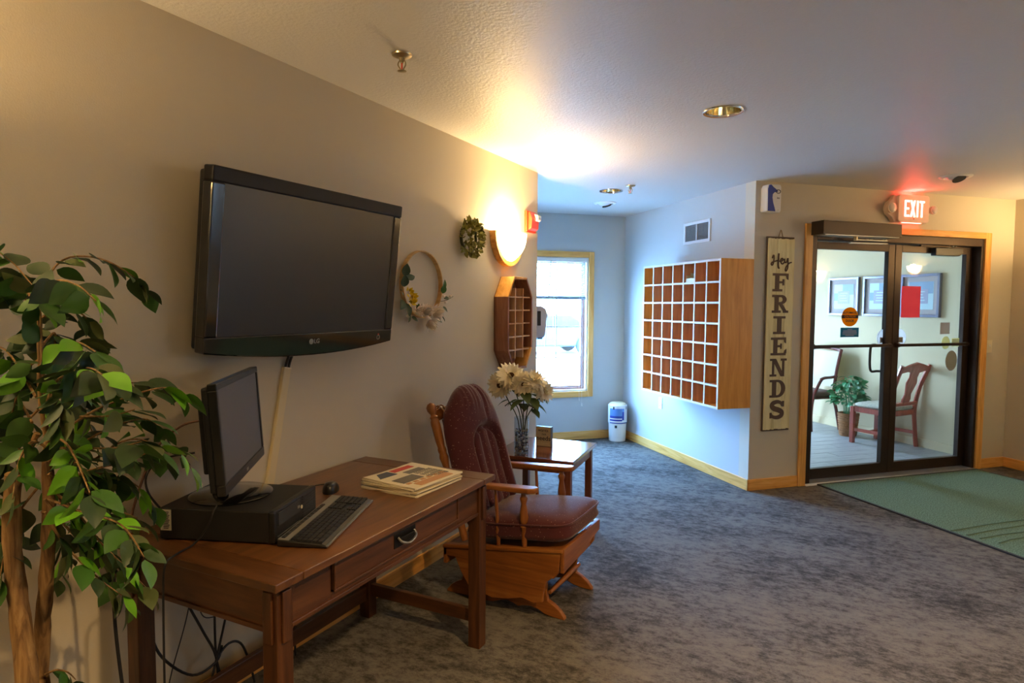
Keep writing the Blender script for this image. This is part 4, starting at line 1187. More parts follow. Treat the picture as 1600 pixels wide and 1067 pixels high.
# dispenser on the return wall
ds = thing('soap_dispenser', 'grey wall dispenser behind the corner in front of the niche window', 'dispenser', N(3.02, 3.36, 1.335), R45)
part('housing', G().prism([(0, -.128), (.155, -.128), (.172, -.105), (.188, .06), (.178, .10), (.14, .125), (0, .13)], 'y', -.075, .075), mat('grey dispenser plastic', '#c4c7ce', .45), ds, bevel=.012)
part('level_window', G().box(.10, -.0765, -.03, .13, -.073, .085), M_DKGREY, ds, bevel=.002)
part('nozzle', G().box(.12, -.03, -.14, .16, .03, -.125), M_DKGREY, ds)
# wall plate under the cubby
def plate(loc, rz, label, kindn, toggles):
    o = thing(kindn, label, 'switch' if 'switch' in kindn else 'outlet', loc, rz)
    part('cover_plate', G().box(-.035, -.006, -.058, .035, 0, .058), M_IVORY, o, bevel=.003)
    if toggles: part('toggle', G().box(-.005, -.016, -.004, .005, -.004, .014), M_WHITE, o, bevel=.002)
    else:
        for z in (-.026, .026):
            r_ = part('receptacle', G().box(-.016, -.008, z - .014, .016, -.005, z + .014), M_WHITE, o, bevel=.003)
            part('slot', G().box(-.008, -.0085, z - .004, -.006, -.007, z + .006).box(.006, -.0085, z - .004, .008, -.007, z + .006), M_DARK, r_)
plate(N(7.268, B_D, 1.117), R45, 'ivory light switch on the wall right of the glass door', 'light_switch', True)
plate(N(A_M, 4.10, .50), R45 - PI / 2, 'white wall outlet under the mail cubby', 'wall_outlet', False)

# return air grille
vn = thing('air_vent', 'white return air grille high on the wall above the mail cubby', 'vent', N(A_M, 3.528, 2.126), R45)
part('frame', G().box(-.012, -.205, -.098, 0, -.18, .098).box(-.012, .18, -.098, 0, .205, .098).box(-.012, -.18, .072, 0, .18, .098).box(-.012, -.18, -.098, 0, .18, -.072).box(-.012, -.007, -.072, 0, .007, .072), M_VENT, vn, bevel=.002)
part('dark_back', G().box(-.003, -.18, -.072, -.001, .18, .072), M_VENTD, vn)
g = G()
for k in range(13):
    z = -.068 + k * .0112
    for y0, y1 in ((-.18, -.007), (.007, .18)):
        g.add([(-.003, y0, z), (-.003, y1, z), (-.010, y1, z - .008), (-.010, y0, z - .008)], [(0, 1, 2, 3)])
part('louvre', g, mat('louvre grey', '#8d8c88', .5), vn, kind='stuff')

# ================================================================== mail cubby
cb = thing('mail_cubby', 'large oak mail cubby of seven by seven pigeonholes on the niche wall', 'cubby', N(A_M, 3.345, 1.25), R45)
# local: x = -depth .. 0 (wall), y across
DPC, WY, HZ = .30, .600, .585
part('side_panel', G().box(-DPC, -WY, -HZ, 0, -WY + .018, HZ), CUBS, cb, bevel=.0015)
part('side_panel', G().box(-DPC, WY - .018, -HZ, 0, WY, HZ), CUBS, cb, bevel=.0015)
part('top_panel', G().box(-DPC, -WY + .018, HZ - .018, 0, WY - .018, HZ), CUBS, cb)
part('bottom_panel', G().box(-DPC, -WY + .018, -HZ, 0, WY - .018, -HZ + .018), CUBS, cb)
part('back_panel', G().box(-.012, -WY + .018, -HZ + .018, -.002, WY - .018, HZ - .018), CUBX, cb)
cw = (2 * WY - .036) / 7; ch = (2 * HZ - .036) / 7
shelf_me = G().box(-DPC + .004, -WY + .018, -.0055, -.012, WY - .018, .0055).mesh('shelf', CUBX)
div_me = G().box(-DPC + .004, -.0055, -HZ + .018, -.012, .0055, HZ - .018).mesh('divider', CUBX)
M_EDGE = mat('pale shelf edging', '#d9cbbd', .5)
eh = G().box(-DPC - .001, -WY + .018, -.0075, -DPC + .004, WY - .018, .0075).mesh('edge_strip', M_EDGE)
ev = G().box(-DPC - .0022, -.0075, -HZ + .018, -DPC + .003, .0075, HZ - .018).mesh('edge_strip', M_EDGE)
for k in range(1, 7):
    o = link('shelf', shelf_me, cb, (0, 0, -HZ + .018 + ch * k)); link('edge_strip', eh, o)
    o = link('divider', div_me, cb, (0, -WY + .018 + cw * k, 0)); link('edge_strip', ev, o)
part('edge_strip', G().box(-DPC - .002, -WY, -HZ, -DPC, -WY + .018, HZ).box(-DPC - .002, WY - .018, -HZ, -DPC, WY, HZ).box(-DPC - .002, -WY + .018, HZ - .018, -DPC, WY - .018, HZ).box(-DPC - .002, -WY + .018, -HZ, -DPC, WY - .018, -HZ + .018), M_EDGE, cb)
# cream box of paper slips in the fifth hole of the top row
cy5 = 3.345 + WY - .018 - cw * 4.5; cz7 = 1.25 + HZ - .018 - ch + .0065
cx = thing('card_box', 'small cream box with slips in the fifth pigeonhole of the top row', 'box', N(A_M - .24, cy5, cz7), R45)
part('tray', G().box(-.05, -.062, 0, .05, .062, .004).box(-.05, -.062, 0, -.046, .062, .035).box(.046, -.062, 0, .05, .062, .06).box(-.046, -.062, 0, .046, -.058, .06).box(-.046, .058, 0, .046, .062, .06), M_CREAM, cx, bevel=.001)
for k, (m_, y0, y1, z1, an) in enumerate(((M_PALEY, -.02, .05, .075, .5), (M_WHITE, -.055, -.03, .095, -.3), (M_CREAM, -.03, .02, .06, .3), (M_INKR, .02, .045, .085, .1))):
    part('slip', G().box(-.02 + k * .012, y0, .006, -.017 + k * .012, y1, z1, RX(an * .3)), m_, cx)
ml = thing('folded_leaflet', 'folded leaflet standing in the second pigeonhole of the bottom row', 'leaflet', N(A_M - .262, 3.345 + WY - .018 - cw * 1.93, 1.25 - HZ + .0182), R45)
part('sheet', G().box(-.02, -.0055, 0, .05, -.004, .05, RZ(.1)), M_WHITE, ml)
part('sheet', G().box(-.02, .0, 0, .05, .0015, .045, RZ(-.1)), M_TAN, ml)

# two canisters in the corner
def canister(z, label, lower):
    r_ = .098
    o = thing('canister', label, 'canister', N(4.572, 4.745, z), R45, 'canisters stacked in the niche corner')
    if lower:
        part('body', G().lathe([(.085, 0), (.09, .004), (.096, .19), (.092, .195)], 28), M_WHITE, o, True)
        part('label', G().grid(lambda u, v: ((.0895 + .0055 * v) * math.cos(3.7 + .7 * u), (.0895 + .0055 * v) * math.sin(3.7 + .7 * u), .012 + .165 * v), 10, 2), M_LABEL, o)
        part('emblem', G().grid(lambda u, v: (.0962 * math.cos(3.95 + .26 * u), .0962 * math.sin(3.95 + .26 * u), .150 + .028 * v), 6, 2), M_DKGREY, o)
    else:
        part('body', G().lathe([(.098, 0), (.102, .004), (.102, .195), (.096, .200)], 28), M_WHITE, o, True)
        def band(name, a0, a1, z0, z1, m_):
            part(name, G().grid(lambda u, v: (.1032 * math.cos(a0 + (a1 - a0) * u), .1032 * math.sin(a0 + (a1 - a0) * u), z0 + (z1 - z0) * v), 16, 1), m_, o, True)
        band('blue_panel', 3.35, 5.0, .085, .165, M_LBLUE)
        band('blue_panel', 3.35, 5.0, .06, .085, M_BLUE)
        band('blue_panel', 4.75, 5.0, .04, .13, M_BLUE)
        band('blue_panel', 3.35, 4.75, .03, .048, M_BLUE)
        band('blue_panel', 3.35, 5.6, .004, .014, M_BLUE)
        band('emblem', 3.75, 3.92, .155, .185, M_DKGREY)
        band('emblem', 5.25, 5.38, .155, .185, M_DKGREY)
        part('lid', G().lathe([(.094, .198), (.088, .21), (.07, .222), (.03, .224), (.001, .224)], 28), M_CREAM, o, True)
    return o
canister(0, 'white canister on the carpet in the niche corner, under the blue one', True)
canister(.196, 'blue and white canister stacked on the white one in the niche corner', False)

# ================================================================== things on and by the door wall
fr_ = thing('air_freshener', 'white and blue air freshener dispenser high in the corner above the plank sign', 'dispenser', N(4.828, B_D, 2.298), R45)
part('housing', G().prism([(-.066, -.10), (.058, -.108), (.066, -.09), (.066, .09), (.056, .108), (-.05, .105), (-.066, .08)], 'y', -.078, 0), M_WHITE, fr_, bevel=.008)
part('blue_panel', G().prism([(-.058, -.098), (.012, -.100), (.004, -.072), (-.010, -.035), (-.018, .005), (-.016, .03), (.0, .045), (.03, .05), (.03, .058), (.01, .072), (-.012, .086), (-.03, .102), (-.05, .098), (-.06, .07)], 'y', -.0795, -.070), M_BLUE, fr_)
g = G(); g.tube([(.035 + .020 * math.cos(2 * PI * k / 14), -.0795, .052 + .014 * math.sin(2 * PI * k / 14)) for k in range(15)], .0028, 5); part('emblem_loop', g, M_DARK, fr_)
part('lettering', text_g('ies', .024, .001, T((.036, -.0795, .004)) @ UP_Y), M_DARK, fr_)
part('indicator', G().ball((.036, -.079, -.088), .004, 6, 4), M_PALEY, fr_)

# plank sign
sg = thing('plank_sign', 'tall cream plank sign reading Hey FRIENDS hanging left of the glass door', 'sign', N(4.955, B_D, 1.243), R45)
SWd, SHt = .124, .765
part('back_board', G().box(-SWd - .006, -.016, -SHt - .004, SWd + .004, 0, SHt + .006), M_SIGNB, sg, bevel=.002)
pw3 = 2 * SWd / 3
rs = random.Random(4)
for k in range(3):
    x0 = -SWd + k * pw3
    edge = [(x0 + .001, -SHt + .008)] + [(x0 + .001 + (pw3 - .002) * i / 8, -SHt + .006 + rs.uniform(0, .008)) for i in range(1, 8)] + [(x0 + pw3 - .001, -SHt + .008)]
    edge += [(x0 + pw3 - .001, SHt - .008)] + [(x0 + pw3 - .001 - (pw3 - .002) * i / 8, SHt - .006 - rs.uniform(0, .008)) for i in range(1, 8)] + [(x0 + .001, SHt - .008)]
    part('plank', G().prism(edge, 'y', -.026, -.015), M_SIGN, sg)
part('hanging_twine', G().tube([(-.022, -.012, SHt), (0, -.008, SHt + .055), (.004, -.004, SHt + .06), (.008, -.008, SHt + .055), (.02, -.012, SHt)], .003, 6), M_TWINE, sg)

def ribbon(g, pts, w, y0, y1, M=None):
    """stroke of width w (or list) in the xz plane, as a slab"""
    n = len(pts); ws = w if isinstance(w, (list, tuple)) else [w] * n
    Lf, Rt = [], []
    for i in range(n):
        p0 = Vector(pts[max(i - 1, 0)]); p1 = Vector(pts[min(i + 1, n - 1)]); d = (p1 - p0).normalized(); nn = Vector((-d.y, d.x)) * ws[i] / 2
        Lf.append(Vector(pts[i]) + nn); Rt.append(Vector(pts[i]) - nn)
    for i in range(n - 1):
        g.prism([tuple(Lf[i]), tuple(Lf[i + 1]), tuple(Rt[i + 1]), tuple(Rt[i])], 'y', y0, y1, M)
    return g
def slab(ch, g, ox, oz, w, h, y0, y1):
    """one slab-serif capital"""
    def R(x0, z0, x1, z1): g.box(ox + x0 * w, y0, oz + z0 * h, ox + x1 * w, y1, oz + z1 * h)
    def Q(*p): g.prism([(ox + x * w, oz + z * h) for x, z in p], 'y', y0, y1)
    def B(cx, cz, rx, rz, a0, a1, tx, tz):
        n = 12
        for i in range(n):
            t0, t1 = [math.radians(a0 + (a1 - a0) * k / n) for k in (i, i + 1)]
            Q(*[(cx + r_ * math.cos(t), cz + q_ * math.sin(t)) for t, r_, q_ in ((t0, rx, rz), (t1, rx, rz), (t1, rx - tx, rz - tz), (t0, rx - tx, rz - tz))])
    if ch in 'FRDE': R(.16, .1, .42, .9)
    if ch == 'F':
        R(0, 0, .62, .13); R(0, .87, 1, 1); Q((.84, .9), (1, .9), (1, .64), (.88, .70)); R(.42, .45, .70, .57); R(.62, .34, .74, .68)
    elif ch == 'R':
        R(0, 0, .56, .13); R(0, .87, .58, 1); B(.56, .74, .36, .26, -90, 90, .25, .13); R(.42, .48, .58, .60); Q((.42, .50), (.64, .52), (.94, .1), (.70, .1)); R(.70, 0, 1.04, .13)
    elif ch == 'I':
        R(.12, 0, .88, .13); R(.12, .87, .88, 1); R(.36, .1, .64, .9)
    elif ch == 'E':
        R(0, 0, .96, .13); R(0, .87, .96, 1); Q((.82, .9), (.96, .9), (.96, .66), (.86, .72)); Q((.82, .1), (1.0, .1), (1.0, .36), (.88, .28)); R(.42, .45, .66, .57); R(.60, .36, .70, .66)
    elif ch == 'N':
        R(-.02, 0, .40, .12); R(.12, .1, .26, .9); R(-.02, .88, .34, 1); R(.66, .88, 1.04, 1); R(.76, 0, .90, .9); Q((.10, 1), (.36, 1), (.92, 0), (.68, 0))
    elif ch == 'D':
        R(0, 0, .52, .13); R(0, .87, .52, 1); B(.5, .5, .5, .5, -90, 90, .26, .13)
    elif ch == 'S':
        P_ = spline([Vector((a_, b_, 0)) for a_, b_ in [(.84, .72), (.74, .88), (.5, .945), (.24, .86), (.18, .70), (.34, .56), (.62, .47), (.82, .34), (.78, .15), (.52, .055), (.24, .11), (.10, .27)]], 4)
        pts = [(ox + p.x * w, oz + p.y * h) for p in P_]
        nS = len(pts); ribbon(g, pts, [w * (.15 + .13 * math.sin(PI * i / (nS - 1)) ** 1.5) for i in range(nS)], y0, y1)
        R(.82, .66, .95, .98); R(.05, .02, .18, .34)
for i, ch in enumerate('FRIENDS'):
    g = G(); zc = .413 - i * .1685
    slab(ch, g, -.078, zc - .071, .150, .142, -.0285, -.0255)
    part('letter', g, M_LETTER, sg, label='brown capital ' + ch)
hy_ = G()
def stroke(pts, r=.006):
    hy_.tube([Vector((x, -.027, z)) for x, z in [(p.x, p.y) for p in spline([Vector((a, b, 0)) for a, b in pts], 6)]], r, 6)
stroke([(-.088, .600), (-.080, .622), (-.072, .618), (-.074, .575), (-.085, .548), (-.097, .553), (-.090, .568), (-.06, .578), (-.03, .586)])
stroke([(-.028, .640), (-.030, .60), (-.032, .56), (-.028, .530), (-.020, .525)], .0075)
stroke([(-.03, .584), (-.008, .578), (.012, .588), (.006, .602), (-.006, .592), (-.004, .568), (.010, .558), (.026, .570)])
stroke([(.026, .600), (.030, .576), (.042, .570), (.054, .584), (.060, .604)])
stroke([(.060, .606), (.062, .570), (.060, .530), (.048, .505), (.038, .512), (.048, .540), (.075, .566), (.095, .572)])
part('script_lettering', hy_, M_LETTER, sg, True, label='brown handwritten word Hey')

# exit sign
es = thing('exit_sign', 'lit red EXIT sign with emergency lamp heads above the glass door', 'sign', N(6.238, B_D, 2.288), R45)
hb = [(-.205, -.075), (-.18, -.115), (.17, -.115), (.20, -.07), (.215, 0), (.20, .07), (.17, .112), (-.18, .112), (-.205, .075), (-.245, .05), (-.262, 0), (-.245, -.05)]
part('housing', G().prism(hb, 'y', -.045, 0), M_EXITP, es, bevel=.01)
rp = []
for cx_, cz_, a0 in ((.142, .088, 0), (-.142, .088, 90), (-.142, -.088, 180), (.142, -.088, 270)): rp += arc(cx_, cz_, .025, a0, a0 + 90, 5)
part('face_plate', G().prism(rp, 'y', -.072, -.045), M_EXITP, es, bevel=.004)
g = G()
def bar(x0, z0, x1, z1): g.box(x0, -.0745, z0, x1, -.0715, z1)
LH, lw_ = .068, .017
bar(-.104, -LH, -.104 + lw_, LH); bar(-.104, LH - .016, -.050, LH); bar(-.104, -.008, -.056, .008); bar(-.104, -LH, -.050, -LH + .016)
g.prism([(-.043, LH), (-.024, LH), (.016, -LH), (-.003, -LH)], 'y', -.0745, -.0715); g.prism([(-.005, LH), (.014, LH), (-.024, -LH), (-.043, -LH)], 'y', -.0747, -.0715)
bar(.028, -LH, .028 + lw_, LH)
bar(.056, LH - .016, .112, LH); bar(.0755, -LH, .0755 + lw_, LH)
part('lettering', g, M_EXIT, es, label='glowing red letters EXIT')
part('test_button', G().lathe([(.005, 0), (.005, .003)], 10, T((0, -.072, -.083)) @ RX(PI / 2)), M_RED, es)
for x_, s_ in ((-.235, 1.0), (.222, .8)):
    h_ = part('lamp_head', G().lathe([(.02 * s_, 0), (.042 * s_, .03), (.046 * s_, .055)], 18, T((x_, -.02, 0)) @ RX(PI / 2)), M_EXITP, es, True)
    part('lens', G().ball((x_, -.07, 0), (.042 * s_, .02, .042 * s_), 14, 8), mat('lamp lens', '#d8d0c8', .2), h_, True)
part('light_slot', G().box(-.12, -.06, .1125, .12, -.02, .1145), M_RED, es)
part('light_slot', G().box(-.10, -.06, -.117, .10, -.04, -.1155), M_EXIT, es)
lamp('exit sign leds', 'AREA', N(6.238, B_D - .06, 2.288 + .118), .45, (1, .06, .05), .16, (PI, 0, 0))

# door operator over the left leaf
op = thing('door_operator', 'dark bronze automatic door opener box over the left door leaf', 'door opener', N(5.636, B_D, 2.085), R45)
part('housing', G().box(-.392, -.150, -.048, .394, -.021, .056), M_BRONZE2, op, bevel=.004)
part('end_cap', G().box(-.398, -.151, -.049, -.390, -.021, .057), M_BRONZE, op, bevel=.002)
part('under_cover', G().box(-.37, -.14, -.054, .38, -.01, -.047), M_STEEL, op)
part('spindle', G().lathe([(.014, -.085), (.016, -.05)], 12, T((-.02, -.09, 0))), M_BRASS, op)
part('arm', G().box(-.03, -.103, -.083, .30, -.078, -.072), M_STEEL, op, bevel=.002)
part('arm', G().box(-.045, -.02, -.105, .315, .004, -.094, T((0, -.05, 0)) @ RZ(-.08)), M_STEEL, op, bevel=.002)
for x_ in (-.03, .10, .14, .26, .29): part('arm_pin', G().lathe([(.009, -.07), (.009, -.064)], 8, T((x_, -.09, 0))), M_STEEL, op)
# door closer on the right leaf
dc = thing('door_closer', 'dark door closer with folded arm at the top of the right door leaf', 'door closer', N(6.78, 2.826, 1.955), R45)
part('body', G().prism([(-.16, -.036), (.12, -.036), (.16, -.01), (.16, .034), (-.16, .034)], 'y', -.052, 0), M_DKGREY, dc, bevel=.006)
part('arm', G().box(-.33, -.05, .038, .02, -.030, .047), M_BRONZE, dc, bevel=.002)
part('arm', G().box(-.32, -.028, .049, .14, -.010, .058, RZ(.04)), M_BRONZE, dc, bevel=.002)
part('pinion', G().lathe([(.012, .03), (.014, .05)], 12, T((0, -.035, 0))), M_STEEL, dc)
for k in range(2): part('arm_pin', G().lathe([(.007, .045), (.007, .062)], 8, T((.06 + .03 * k, -.035, 0))), M_STEEL, dc)

# decals on the glass
GB = 2.8455
def decal(name, a, z, g, m, label, cat='sticker', b=GB):
    o = thing(name, label, cat, N(a, b, z), R45); part('sheet', g, m, o); return o
el = lambda rx, rz, n=32: [(rx * math.cos(2 * PI * k / n), rz * math.sin(2 * PI * k / n)) for k in range(n)]
o = decal('warning_sticker', 5.775, 1.382, G().prism(el(.089, .082), 'y', -.0012, 0), M_ORANGE, 'round orange warning sticker with a black band on the left door pane')
part('band', G().box(-.088, -.0018, -.012, .088, -.001, .016), M_DARK, o)
g = G(); text_g('AUTOMATIC', .027, .0006, T((0, -.0018, .034)) @ UP_Y, g, bold=.0006); text_g('DOOR', .03, .0006, T((0, -.0018, -.034)) @ UP_Y, g, bold=.0006)
part('lettering', g, M_DARK, o)
part('lettering', text_g('CAUTION', .026, .0006, T((0, -.0024, .002)) @ UP_Y, bold=.0006), M_ORANGE, o, label='orange lettering on the band')
o = decal('notice_sticker', 5.778, 1.250, G().box(-.097, -.0012, -.040, .097, 0, .040), M_TEAL, 'teal rectangular notice sticker under the round orange one')
g = G()
for k, w_ in enumerate((.05, .14, .15, .15, .09)):
    g.box(-w_ / 2, -.0018, .022 - k * .013, w_ / 2, -.001, .030 - k * .013)
part('text_line', g, M_PIC3, o, kind='stuff')
decal('red_notice', 6.44, 1.513, G().box(-.108, -.0012, -.137, .108, 0, .137), M_REDP, 'plain red paper sheet taped inside the right door pane', 'paper')
decal('taupe_card', 6.853, 1.279, G().box(-.057, -.0012, -.052, .057, 0, .052), M_TAUPE, 'small square taupe card on the right door pane', 'card')
decal('round_sticker', 6.868, 1.148, G().prism(el(.050, .058), 'y', -.0012, 0), M_PALEY, 'small round pale yellow sticker behind the push bar of the right leaf')
o = decal('hours_sticker', 6.985, 1.150, G().box(-.045, -.0012, -.038, .045, 0, .038), M_PALEY, 'small rectangular pale sticker at the right edge of the right door pane')
g = G()
for k in range(3): g.box(-.04, -.0018, .018 - k * .017, .04, -.001, .026 - k * .017)
part('text_line', g, M_TAUPE, o, kind='stuff')
o = decal('oval_sticker', 6.945, .985, G().prism(el(.070, .092), 'y', -.0012, 0), M_TAUPE, 'large pale oval sticker low on the right door pane')
part('face', G().prism(el(.066, .087), 'y', -.0018, -.001), translucent('pale sticker face', '#d8d8cc', .75), o)
for k, (a_, lab) in enumerate(((6.185, 'left half of a white scalloped door sign with a tan label, on the left leaf'), (6.337, 'right half of a white scalloped door sign with a tan label, on the right leaf'))):
    sgn = -1 if k == 0 else 1
    o = thing('door_sign', lab, 'sign', N(6.175 if k == 0 else 6.335, 2.8535, 1.198), R45, 'two halves of the white door sign')
    po = [(p[0] * 1.0, p[1]) for p in arc(0, 0, .078, -50, 230, 22)]
    part('board', G().prism(po, 'y', 0, .014), M_WSIGN, o)
    part('label_plate', G().box(-.055 if k == 0 else -.06, -.0015, -.042, .07 if k == 0 else .040, 0, .006), M_TAN, o)
    g = G()
    for q in range(2): g.box(-.04, -.0022, -.030 + q * .016, .034, -.0014, -.022 + q * .016)
    part('text_line', g, M_DARK, o, kind='stuff')

# entry mat
mt = thing('entry_mat', 'large green entry mat on the carpet in front of the glass door', 'mat', N(6.262, 1.65, 0), R45)
part('pile', G().box(-.875, -1.25, 0, .875, 1.055, .008), M_MAT, mt)
part('border', G().box(-.890, -1.265, 0, -.872, 1.07, .0095).box(.872, -1.265, 0, .890, 1.07, .0095).box(-.872, -1.265, 0, .872, -1.247, .0095).box(-.872, 1.052, 0, .872, 1.07, .0095), M_RUBBER, mt)
for z0, (p, q) in enumerate([((-.86, -.06), (-.17, -.045)), ((-.84, -.15), (-.29, -.125)), ((-.82, -.22), (-.42, -.215)), ((-.78, -.31), (-.53, -.285)), ((-.17, -.045), (.60, -.20)), ((-.29, -.125), (.40, -.36)), ((-.42, -.215), (.20, -.50)), ((-.53, -.285), (.0, -.62))]):
    g = G(); g.tube([(p[0], p[1], .008), ((p[0] + q[0]) / 2, (p[1] + q[1]) / 2 + .01, .008), (q[0], q[1], .008)], .0055, 5)
    part('ridge', g, mat('mat ridge', '#4d6658', .95), mt)

# ================================================================== vestibule furniture
# armchair: local x forward
ac = thing('vestibule_armchair', 'dark red wooden armchair with cream back behind the left door pane', 'chair', N(7.20, 4.80, 0), R45 + PI)
for sy in (1, -1):
    y = sy * .245
    part('front_leg', G().tube(spline([(.205, y, .0), (.215, y, .2), (.19, y, .40), (.12, y, .55), (.075, y, .615)], 4), [.017] * 17, 8), MAHO, ac, True)
    part('back_post', G().tube(spline([(-.205, y, .0), (-.155, y, .22), (-.105, y, .42), (-.13, y, .68), (-.195, y, .96)], 5), [.018] * 21, 8), MAHO, ac, True)
    part('arm', G().tube(spline([(.09, y, .612), (.03, y, .628), (-.06, y, .632), (-.14, y, .645)], 4), [.018] * 13, 8), MAHO, ac, True)
    for x in (.205, -.205): part('glide', G().lathe([(.014, 0), (.012, .012)], 10, T((x, y, 0))), M_STEEL, ac)
part('crest_rail', G().tube(spline([(-.19, -.25, .945), (-.215, -.12, .965), (-.22, 0, .97), (-.215, .12, .965), (-.19, .25, .945)], 4), .022, 8), MAHO, ac, True)
part('back_pad', G().grid(lambda u, v: (-.115 - .08 * v ** 1.4 + .03 * math.sin(PI * v) * math.sin(PI * u), -.225 + .45 * u, .52 + .41 * v), 8, 8).grid(lambda u, v: (-.15 - .08 * v ** 1.4, -.225 + .45 * u, .52 + .41 * v), 8, 8), M_CREAMF, ac, True)
part('back_pad_edge', G().box(-.14, -.225, .515, -.112, .225, .53), M_CREAMF, ac)
def cushion(rx, ry, rz):
    def f(u, v):
        th = 2 * PI * u; ph = -PI / 2 + PI * v
        return (rx * superc(th, .35) * max(math.cos(ph), 0) ** .5, ry * supers(th, .35) * max(math.cos(ph), 0) ** .5, rz * math.sin(ph))
    return f
part('seat_pad', G().grid(cushion(.20, .235, .045), 28, 10, T((.03, 0, .43)), closeu=True), M_BROWNF, ac, True)
part('seat_frame', G().box(-.13, -.23, .375, .19, .23, .395), MAHO, ac)

# side chair, seen from behind
sd = thing('vestibule_side_chair', 'reddish splat-back wooden side chair seen from behind through the right door pane', 'chair', N(7.23, 3.79, 0), R45 + math.radians(99.7))
for y in (.21, -.21):
    part('front_leg', G().box(.185, y - .022, 0, .227, y + .022, .395), CHRY, sd, bevel=.004)
    part('back_post', G().tube(spline([(-.225, y, 0), (-.205, y, .2), (-.195, y, .40), (-.24, y * 1.04, .65), (-.325, y * 1.12, .875)], 5), .021, 6), CHRY, sd, True)
    part('side_rail', G().box(-.19, y - .012, .34, .19, y + .012, .395), CHRY, sd, bevel=.003)
    part('side_stretcher', G().box(-.2, y - .01, .13, .19, y + .01, .165), CHRY, sd, bevel=.003)
part('front_rail', G().box(.19, -.19, .34, .216, .19, .395), CHRY, sd, bevel=.003)
part('back_rail', G().box(-.208, -.19, .34, -.184, .19, .395), CHRY, sd, bevel=.003)
part('cross_stretcher', G().box(.02, -.2, .135, .045, .2, .160), CHRY, sd, bevel=.003)
part('seat_pad', G().grid(cushion(.215, .225, .035), 28, 10, T((.005, 0, .415)), closeu=True), M_SEATF, sd, True)
BKM = T((-.205, 0, .43)) @ RY(-.27)
cr = [(-.245, .385), (-.25, .43), (-.20, .445), (-.10, .475), (0, .495), (.10, .475), (.20, .445), (.25, .43), (.245, .385), (.14, .40), (.07, .385), (0, .385), (-.07, .385), (-.14, .40)]
part('crest_rail', G().prism(cr, 'x', -.014, .014, BKM), CHRY, sd, bevel=.004)
spl = [(-.05, .03), (-.065, .09), (-.045, .15), (-.065, .21), (-.085, .27), (-.06, .33), (-.075, .40), (.075, .40), (.06, .33), (.085, .27), (.065, .21), (.045, .15), (.065, .09), (.05, .03)]
part('splat', G().prism(spl, 'x', -.009, .009, BKM), CHRY, sd, bevel=.003)
part('lower_rail', G().box(-.012, -.20, .02, .012, .20, .055, BKM), CHRY, sd, bevel=.003)

# basket plant
bp_ = thing('potted_plant', 'leafy green plant in a wicker basket between the vestibule chairs', 'plant', N(7.235, 4.26, 0), R45)
part('basket', G().lathe([(.001, 0), (.085, 0), (.092, .02), (.108, .24), (.116, .255), (.105, .262), (.10, .235), (.001, .22)], 24, cap=False), M_BASKET, bp_, True)
g = G()
for k in range(9): g.tube([((.0885 + .0028 * k) * math.cos(2 * PI * q / 24), (.0885 + .0028 * k) * math.sin(2 * PI * q / 24), .02 + k * .027) for q in range(25)], .0055, 5)
part('weave', g, M_BASKET, bp_, True, kind='stuff')
rp_ = random.Random(8)
vl = [leaf_mesh(.085, .06, M_GRN[0], .35), leaf_mesh(.075, .055, M_GRN[1], .3)]
for k in range(170):
    a = rp_.uniform(0, 2 * PI); el_ = rp_.uniform(-.35, 1.35); r = rp_.uniform(.06, .175)
    p_ = Vector((r * math.cos(a) * math.cos(el_) * 1.1, r * math.sin(a) * math.cos(el_), .43 + r * math.sin(el_) * 1.5))
    d_ = Vector((math.cos(a) * .9, math.sin(a) * .9, rp_.uniform(-.6, .5)))
    stick(vl[0 if rp_.random() < .6 else 1], bp_, 'leaf', p_, d_, rp_.uniform(-.6, .6), rp_.uniform(.75, 1.15))
g = G()
for k in range(14):
    a = rp_.uniform(0, 2 * PI); r = rp_.uniform(.02, .06)
    g.tube(spline([(r * math.cos(a), r * math.sin(a), .22), (r * 1.3 * math.cos(a), r * 1.3 * math.sin(a), .36), (r * 3 * math.cos(a), r * 3 * math.sin(a), .52)], 4), .004, 5)
part('stalk', g, M_GRN[1], bp_, kind='stuff')

# pictures
for k, (bc_, lab) in enumerate(((4.653, 'leftmost of three square framed prints in the vestibule, pale blue blocks'), (4.137, 'middle one of three square framed prints, partly hidden by the door stile'), (3.643, 'rightmost of three square framed prints, behind the red sheet'))):
    p_ = thing('framed_print', lab, 'picture', N(A_R - .0045, bc_, 1.588), R45 - PI / 2, 'three framed prints in the vestibule')
    hw2 = .226
    part('frame', sash_ring(-hw2, -hw2, hw2, hw2, .028, -.035, 0), M_PICF, p_, bevel=.003)
    part('mat_board', G().box(-hw2 + .02, -.012, -hw2 + .02, hw2 - .02, -.004, hw2 - .02), M_PICM, p_)
    part('print', G().box(-.145, -.0135, -.145, .145, -.011, .145), M_PIC1, p_)
    part('colour_block', G().box(-.02 if k < 2 else -.14, -.0142, .02, .145 if k < 2 else .14, -.013, .145), M_PIC2, p_)
    part('colour_block', G().box(-.145, -.0142, -.05, -.06, -.013, .04), M_PIC2, p_)
    part('text_block', G().box(-.09, -.015, -.085, .085, -.0135, .065), M_PIC3, p_)
    g = G()
    for q in range(4): g.box(-.06 + .01 * (q % 2), -.0158, -.055 + q * .03, .05 - .012 * (q % 3), -.0148, -.045 + q * .03)
    part('text_line', g, M_PIC1, p_, kind='stuff')

